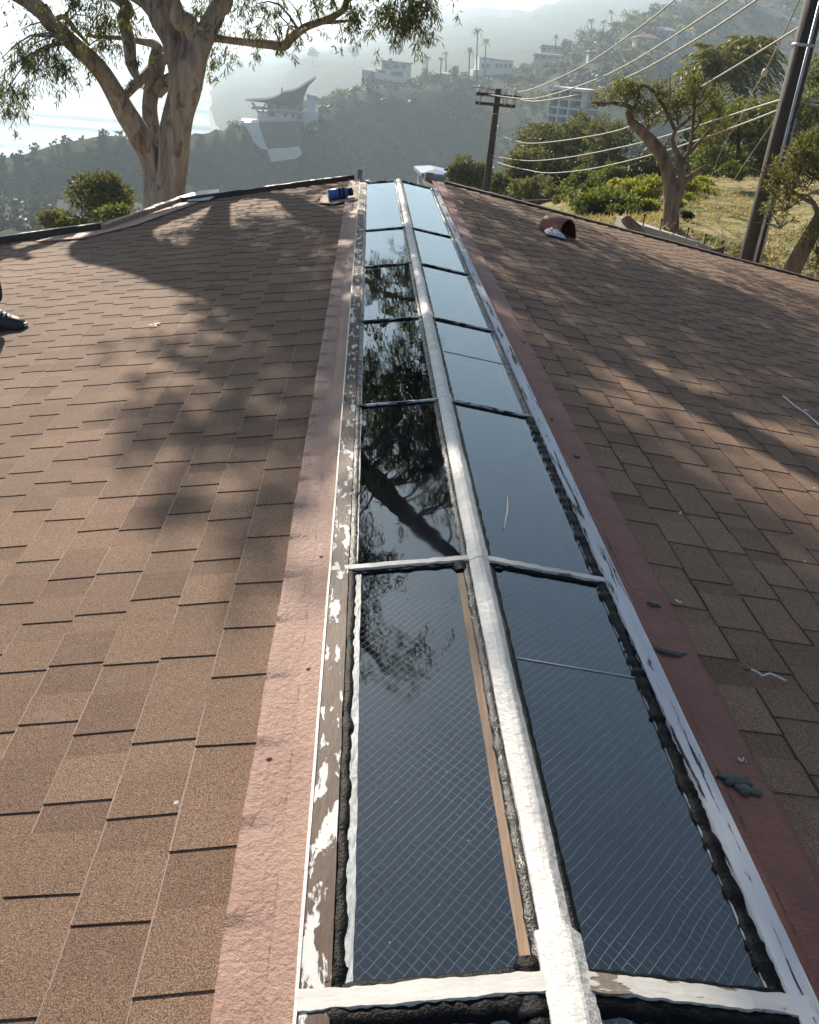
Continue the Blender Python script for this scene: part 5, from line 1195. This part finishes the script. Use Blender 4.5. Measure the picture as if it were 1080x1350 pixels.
    # pale road on the right hand hill
    for lab, pts in (('road', ((960, -4), (985, 8), (1010, 17), (1035, 26), (1058, 36), (1090, 42))), ('path', ((850, 62), (862, 72), (872, 80), (880, 86)))):
        mb = MB(); V = []
        for u, v in pts:
            p, d = gp(u, v, 200, 800); V += [p+np.array((0, 0, 1.2)), p+np.array((0, 0, 1.2))-(CAM-p)*np.array((1, 1, 0))/np.linalg.norm(CAM-p)*(5 if lab == 'road' else 3)]
        for i in range(1, len(V), 2): V[i][2] = max(V[i][2], V[i-1][2])+.4
        lo = [p-np.array((0, 0, 3.)) for p in V]; k = len(V)
        F = [(i, i+1, i+3, i+2) for i in range(0, k-2, 2)]+[(i, i+2, k+i+2, k+i) for i in range(0, k-2, 2)]
        mb.add(V+lo, F); o = mb.build(lab, 'conc'); o['kind'] = 'structure'
buildings()
# ------------------------------------------------------------------ trees and palms across the canyon
def far_trees():
    pal = [(630, 40, 104, 440, 3.2, 'tallest thin palm beside the white arched house'), (641, 54, 100, 445, 2.6, 'shorter ragged palm right of the tallest palm'),
           (619, 66, 104, 430, 3., 'bushy palm left of the white arched house'), (563, 76, 102, 430, 2.8, 'round headed palm on the skyline right of the modern house'),
           (582, 78, 104, 440, 2.4, 'small palm on the hazy skyline between the two ridge houses'), (564+24, 70, 100, 470, 2.2, 'faint palm farther back on the saddle'),
           (780, 26, 60, 540, 2.8, 'palm standing above the hillside tree line'), (796, 28, 60, 545, 2.8, 'palm just right of the tree line palm'),
           (733, 48, 66, 500, 2.4, 'dark palm behind the flat grey house'), (806, 16, 50, 555, 2.6, 'thin palm high on the hillside skyline')]
    for u, v0, v1, D, fr, lab in pal: palm(lab, u, v0, v1, D, fr, 22, 'palms across the canyon', dead=False, w=.3, mat='shrub')
    tall = [(565, 69, 105, 430), ]
    tr = [(575, 88, 18, 26, 432, 'darkleaf', 'dark dense tree right of the modern house'), (600, 92, 12, 22, 440, 'darkleaf', 'slim dark tree on the saddle'), (452, 112, 26, 22, 395, 'olive', 'round sunlit tree left of the modern house'),
          (438, 122, 18, 14, 388, 'olive', 'low tree on the slope by the bluff'), (520, 100, 18, 16, 415, 'yellow', 'bright tree in front of the modern house'), (561, 104, 12, 34, 415, 'olive', 'tall pale tree under the ridge'),
          (606, 112, 28, 32, 400, 'darkleaf', 'dark tree clump under the saddle house'), (640, 112, 28, 20, 400, 'darkleaf', 'dark trees right under the white arched house'), (695, 90, 22, 18, 440, 'olive', 'rounded sunlit tree right of the white arched house'),
          (686, 98, 18, 14, 430, 'shrub', 'low green tree below the terracotta house'), (715, 88, 20, 18, 450, 'olive', 'round green tree under the terracotta house'), (735, 86, 20, 16, 450, 'olive', 'round tree beside the terracotta house'),
          (750, 58, 18, 20, 520, 'darkleaf', 'dark tree beside the flat grey house'), (718, 56, 22, 16, 515, 'darkleaf', 'dark tree left of the flat grey house'), (768, 42, 24, 34, 540, 'darkleaf', 'tall hazy tree on the hillside skyline'),
          (776, 58, 22, 22, 500, 'olive', 'pale tree under the skyline palms'), (795, 60, 20, 18, 490, 'olive', 'pale tree above the blue grey house'), (806, 48, 18, 20, 520, 'darkleaf', 'dark tree left of the small red roofed house'),
          (830, 24, 30, 22, 555, 'olive', 'wide tree on the upper hillside'), (846, 34, 22, 16, 530, 'olive', 'tree above the cream house'), (900, 40, 30, 20, 520, 'yellow', 'sunlit tree right of the two storey white house'),
          (912, 26, 26, 22, 545, 'olive', 'tree below the long white modern house'), (930, 16, 34, 26, 560, 'olive', 'broad tree at the hill top right'), (862, 16, 24, 18, 565, 'darkleaf', 'dark tree left of the long white modern house'),
          (880, 26, 24, 14, 540, 'olive', 'low tree under the long white modern house'), (800, 84, 26, 18, 430, 'darkleaf', 'dark tree below the blue grey house'), (828, 90, 28, 18, 420, 'darkleaf', 'dark tree below the pale small house'),
          (850, 78, 22, 14, 440, 'shrub', 'green tree under the cream house'), (870, 72, 22, 14, 450, 'olive', 'sunlit tree beside the hillside path'), (886, 84, 24, 18, 400, 'darkleaf', 'dark tree above the tiny white house'),
          (905, 66, 28, 18, 430, 'olive', 'tree in the dip below the pale building'), (760, 92, 24, 16, 440, 'darkleaf', 'dark tree in the dip left of the blue grey house'), (742, 104, 26, 18, 400, 'darkleaf', 'dark tree above the apartment block roof'),
          (715, 128, 20, 26, 300, 'olive', 'tree left of the apartment block'), (702, 138, 22, 22, 310, 'darkleaf', 'dark tree farther left of the apartment block'), (672, 104, 18, 12, 420, 'darkleaf', 'dark bush under the white arched house wall'),
          (412, 70, 14, 12, 1150, 'darkleaf', 'hazy tree on the far headland'), (468, 66, 14, 16, 1100, 'darkleaf', 'larger hazy tree on the far headland'), (488, 96, 12, 12, 415, 'darkleaf', 'small dark tree against the modern house wall'),
          (940, 6, 30, 22, 565, 'darkleaf', 'dark tree at the top of the hill road'), (985, -4, 40, 26, 560, 'olive', 'tree above the bend of the hill road'), (1040, 8, 44, 30, 520, 'darkleaf', 'dark tree above the hill road at right'),
          (960, 68, 30, 16, 420, 'darkleaf', 'dark tree right of the pale building'), (1000, 80, 40, 20, 380, 'chap', 'scrubby tree on the shaded hill'), (1050, 84, 44, 24, 360, 'darkleaf', 'scrubby dark tree on the shaded hill at far right')]
    for u, v, w, h, D, m, lab in tr:
        if D < 700:
            q, d_ = gp(u, v+h*.45, 150, 900, D)
            if .7*D < d_ < 1.5*D: D = d_
        bush('hillside_tree', lab, 'tree', u, v, D, w, h, m, max(.9, D*.0021), 420, 'trees across the canyon', 10)
    # scattered street trees on the slope, alike
    for u, v in ((318, 166), (326, 180), (334, 192), (346, 203), (362, 216), (388, 214), (404, 202), (406, 186), (408, 172), (414, 163), (424, 158), (310, 163)):
        c = at(u, v, 342); c[2] -= 1.; mb = None
        t = thing('hillside_shrub', 'one of the dark shrubs growing round the retaining wall under the swept roof', 'shrub', c, 'shrubs round the retaining wall')
        cr = MB(); lumps(cr, c+np.array((0, 0, .8)), (rnd.uniform(2, 3.4), 2., rnd.uniform(1.4, 2.4)), 260, .7, 7); cr.build('crown', rnd.choice(('darkleaf', 'chap', 'olive')), t)
    k = 0
    for i in range(700):
        if k >= 130: break
        u = rnd.uniform(670, 1010); v = rnd.uniform(30, 125)+(860-u)*.13
        p, d = gp(u, v, 200, 700, 0) if True else None
        if d < 200 or d > 620: continue
        k += 1; w = rnd.uniform(10, 22); h = rnd.uniform(9, 20)
        bush('hillside_tree', 'one of the many round trees scattered over the hazy far slope', 'tree', u, v-h*.4, d, w, h, rnd.choice(('olive', 'darkleaf', 'darkleaf', 'shrub', 'olive', 'chap')), max(.9, d*.0021), 240, 'scattered trees across the canyon', 8, trunk=False)
far_trees()
# ------------------------------------------------------------------ haze
def haze():
    m, t, o = nt('sea_haze'); p = N(t, 'ShaderNodeVolumePrincipled'); p.inputs['Color'].default_value = (.70, .86, 1, 1)
    p.inputs['Density'].default_value = HAZE; p.inputs['Anisotropy'].default_value = .4
    L(t, p.outputs[0], o.inputs['Volume']); mb = MB(); q = 5400
    mb.box((0, 0, (-97+330)/2), (2*q, 2*q, 330+97)); ob = mb.build('haze', m); ob['kind'] = 'stuff'; ob['label'] = 'pale sea haze filling the canyon and coast'; ob['category'] = 'haze'
HAZE = .00046
haze()
# ------------------------------------------------------------------ sky, sun, camera
def sky():
    w = bpy.data.worlds.new('World'); SC.world = w; w.use_nodes = True; t = w.node_tree; t.nodes.clear()
    o = t.nodes.new('ShaderNodeOutputWorld'); bg = t.nodes.new('ShaderNodeBackground'); s = t.nodes.new('ShaderNodeTexSky')
    s.sky_type = 'NISHITA'; s.sun_disc = False; s.sun_elevation = SUN_EL; s.sun_rotation = SUN_AZ; s.altitude = 90; s.air_density = 1.; s.dust_density = .8; s.ozone_density = 1.2
    # thin high cloud
    c = N(t, 'ShaderNodeTexCoord'); mp = N(t, 'ShaderNodeMapping'); mp.inputs['Scale'].default_value = (1.2, 2.4, 5.); L(t, c.outputs['Generated'], mp.inputs['Vector'])
    n = noise_n(t, mp.outputs['Vector'], 1.6, 7, .6, .4); f = ramp(t, n, [(.52, (0, 0, 0)), (.78, (.07, .07, .07))])
    col = mix(t, f, s.outputs['Color'], (4.2, 4.6, 5.2)); L(t, col, bg.inputs['Color'])
    bg.inputs['Strength'].default_value = .05; L(t, bg.outputs[0], o.inputs['Surface'])
    ld = bpy.data.lights.new('sun', 'SUN'); ld.energy = 5.; ld.angle = R(.53); ld.color = (1, .89, .74)
    lo = bpy.data.objects.new('sun', ld); COL.objects.link(lo); lo.location = (0, 0, 60)
    lo.rotation_euler = Vector(tuple(SUN)).to_track_quat('Z', 'Y').to_euler()
sky()
cd = bpy.data.cameras.new('camera'); co = bpy.data.objects.new('camera', cd); COL.objects.link(co)
Mx = Matrix(((RR[0], UU[0], -FW[0], CAM[0]), (RR[1], UU[1], -FW[1], CAM[1]), (RR[2], UU[2], -FW[2], CAM[2]), (0, 0, 0, 1)))
co.matrix_world = Mx; cd.sensor_fit = 'VERTICAL'; cd.sensor_height = 36.; cd.lens = 36.*FPX/1350.; cd.clip_end = 20000; cd.clip_start = .05
SC.camera = co
vs = SC.view_settings; vs.view_transform = 'Standard'; vs.look = 'None'; vs.exposure = 1.0; vs.gamma = 1.
cy = SC.cycles; cy.max_bounces = 8; cy.diffuse_bounces = 3; cy.glossy_bounces = 4; cy.transparent_max_bounces = 12; cy.volume_bounces = 1
cy.use_denoising = True; cy.sample_clamp_indirect = 8.
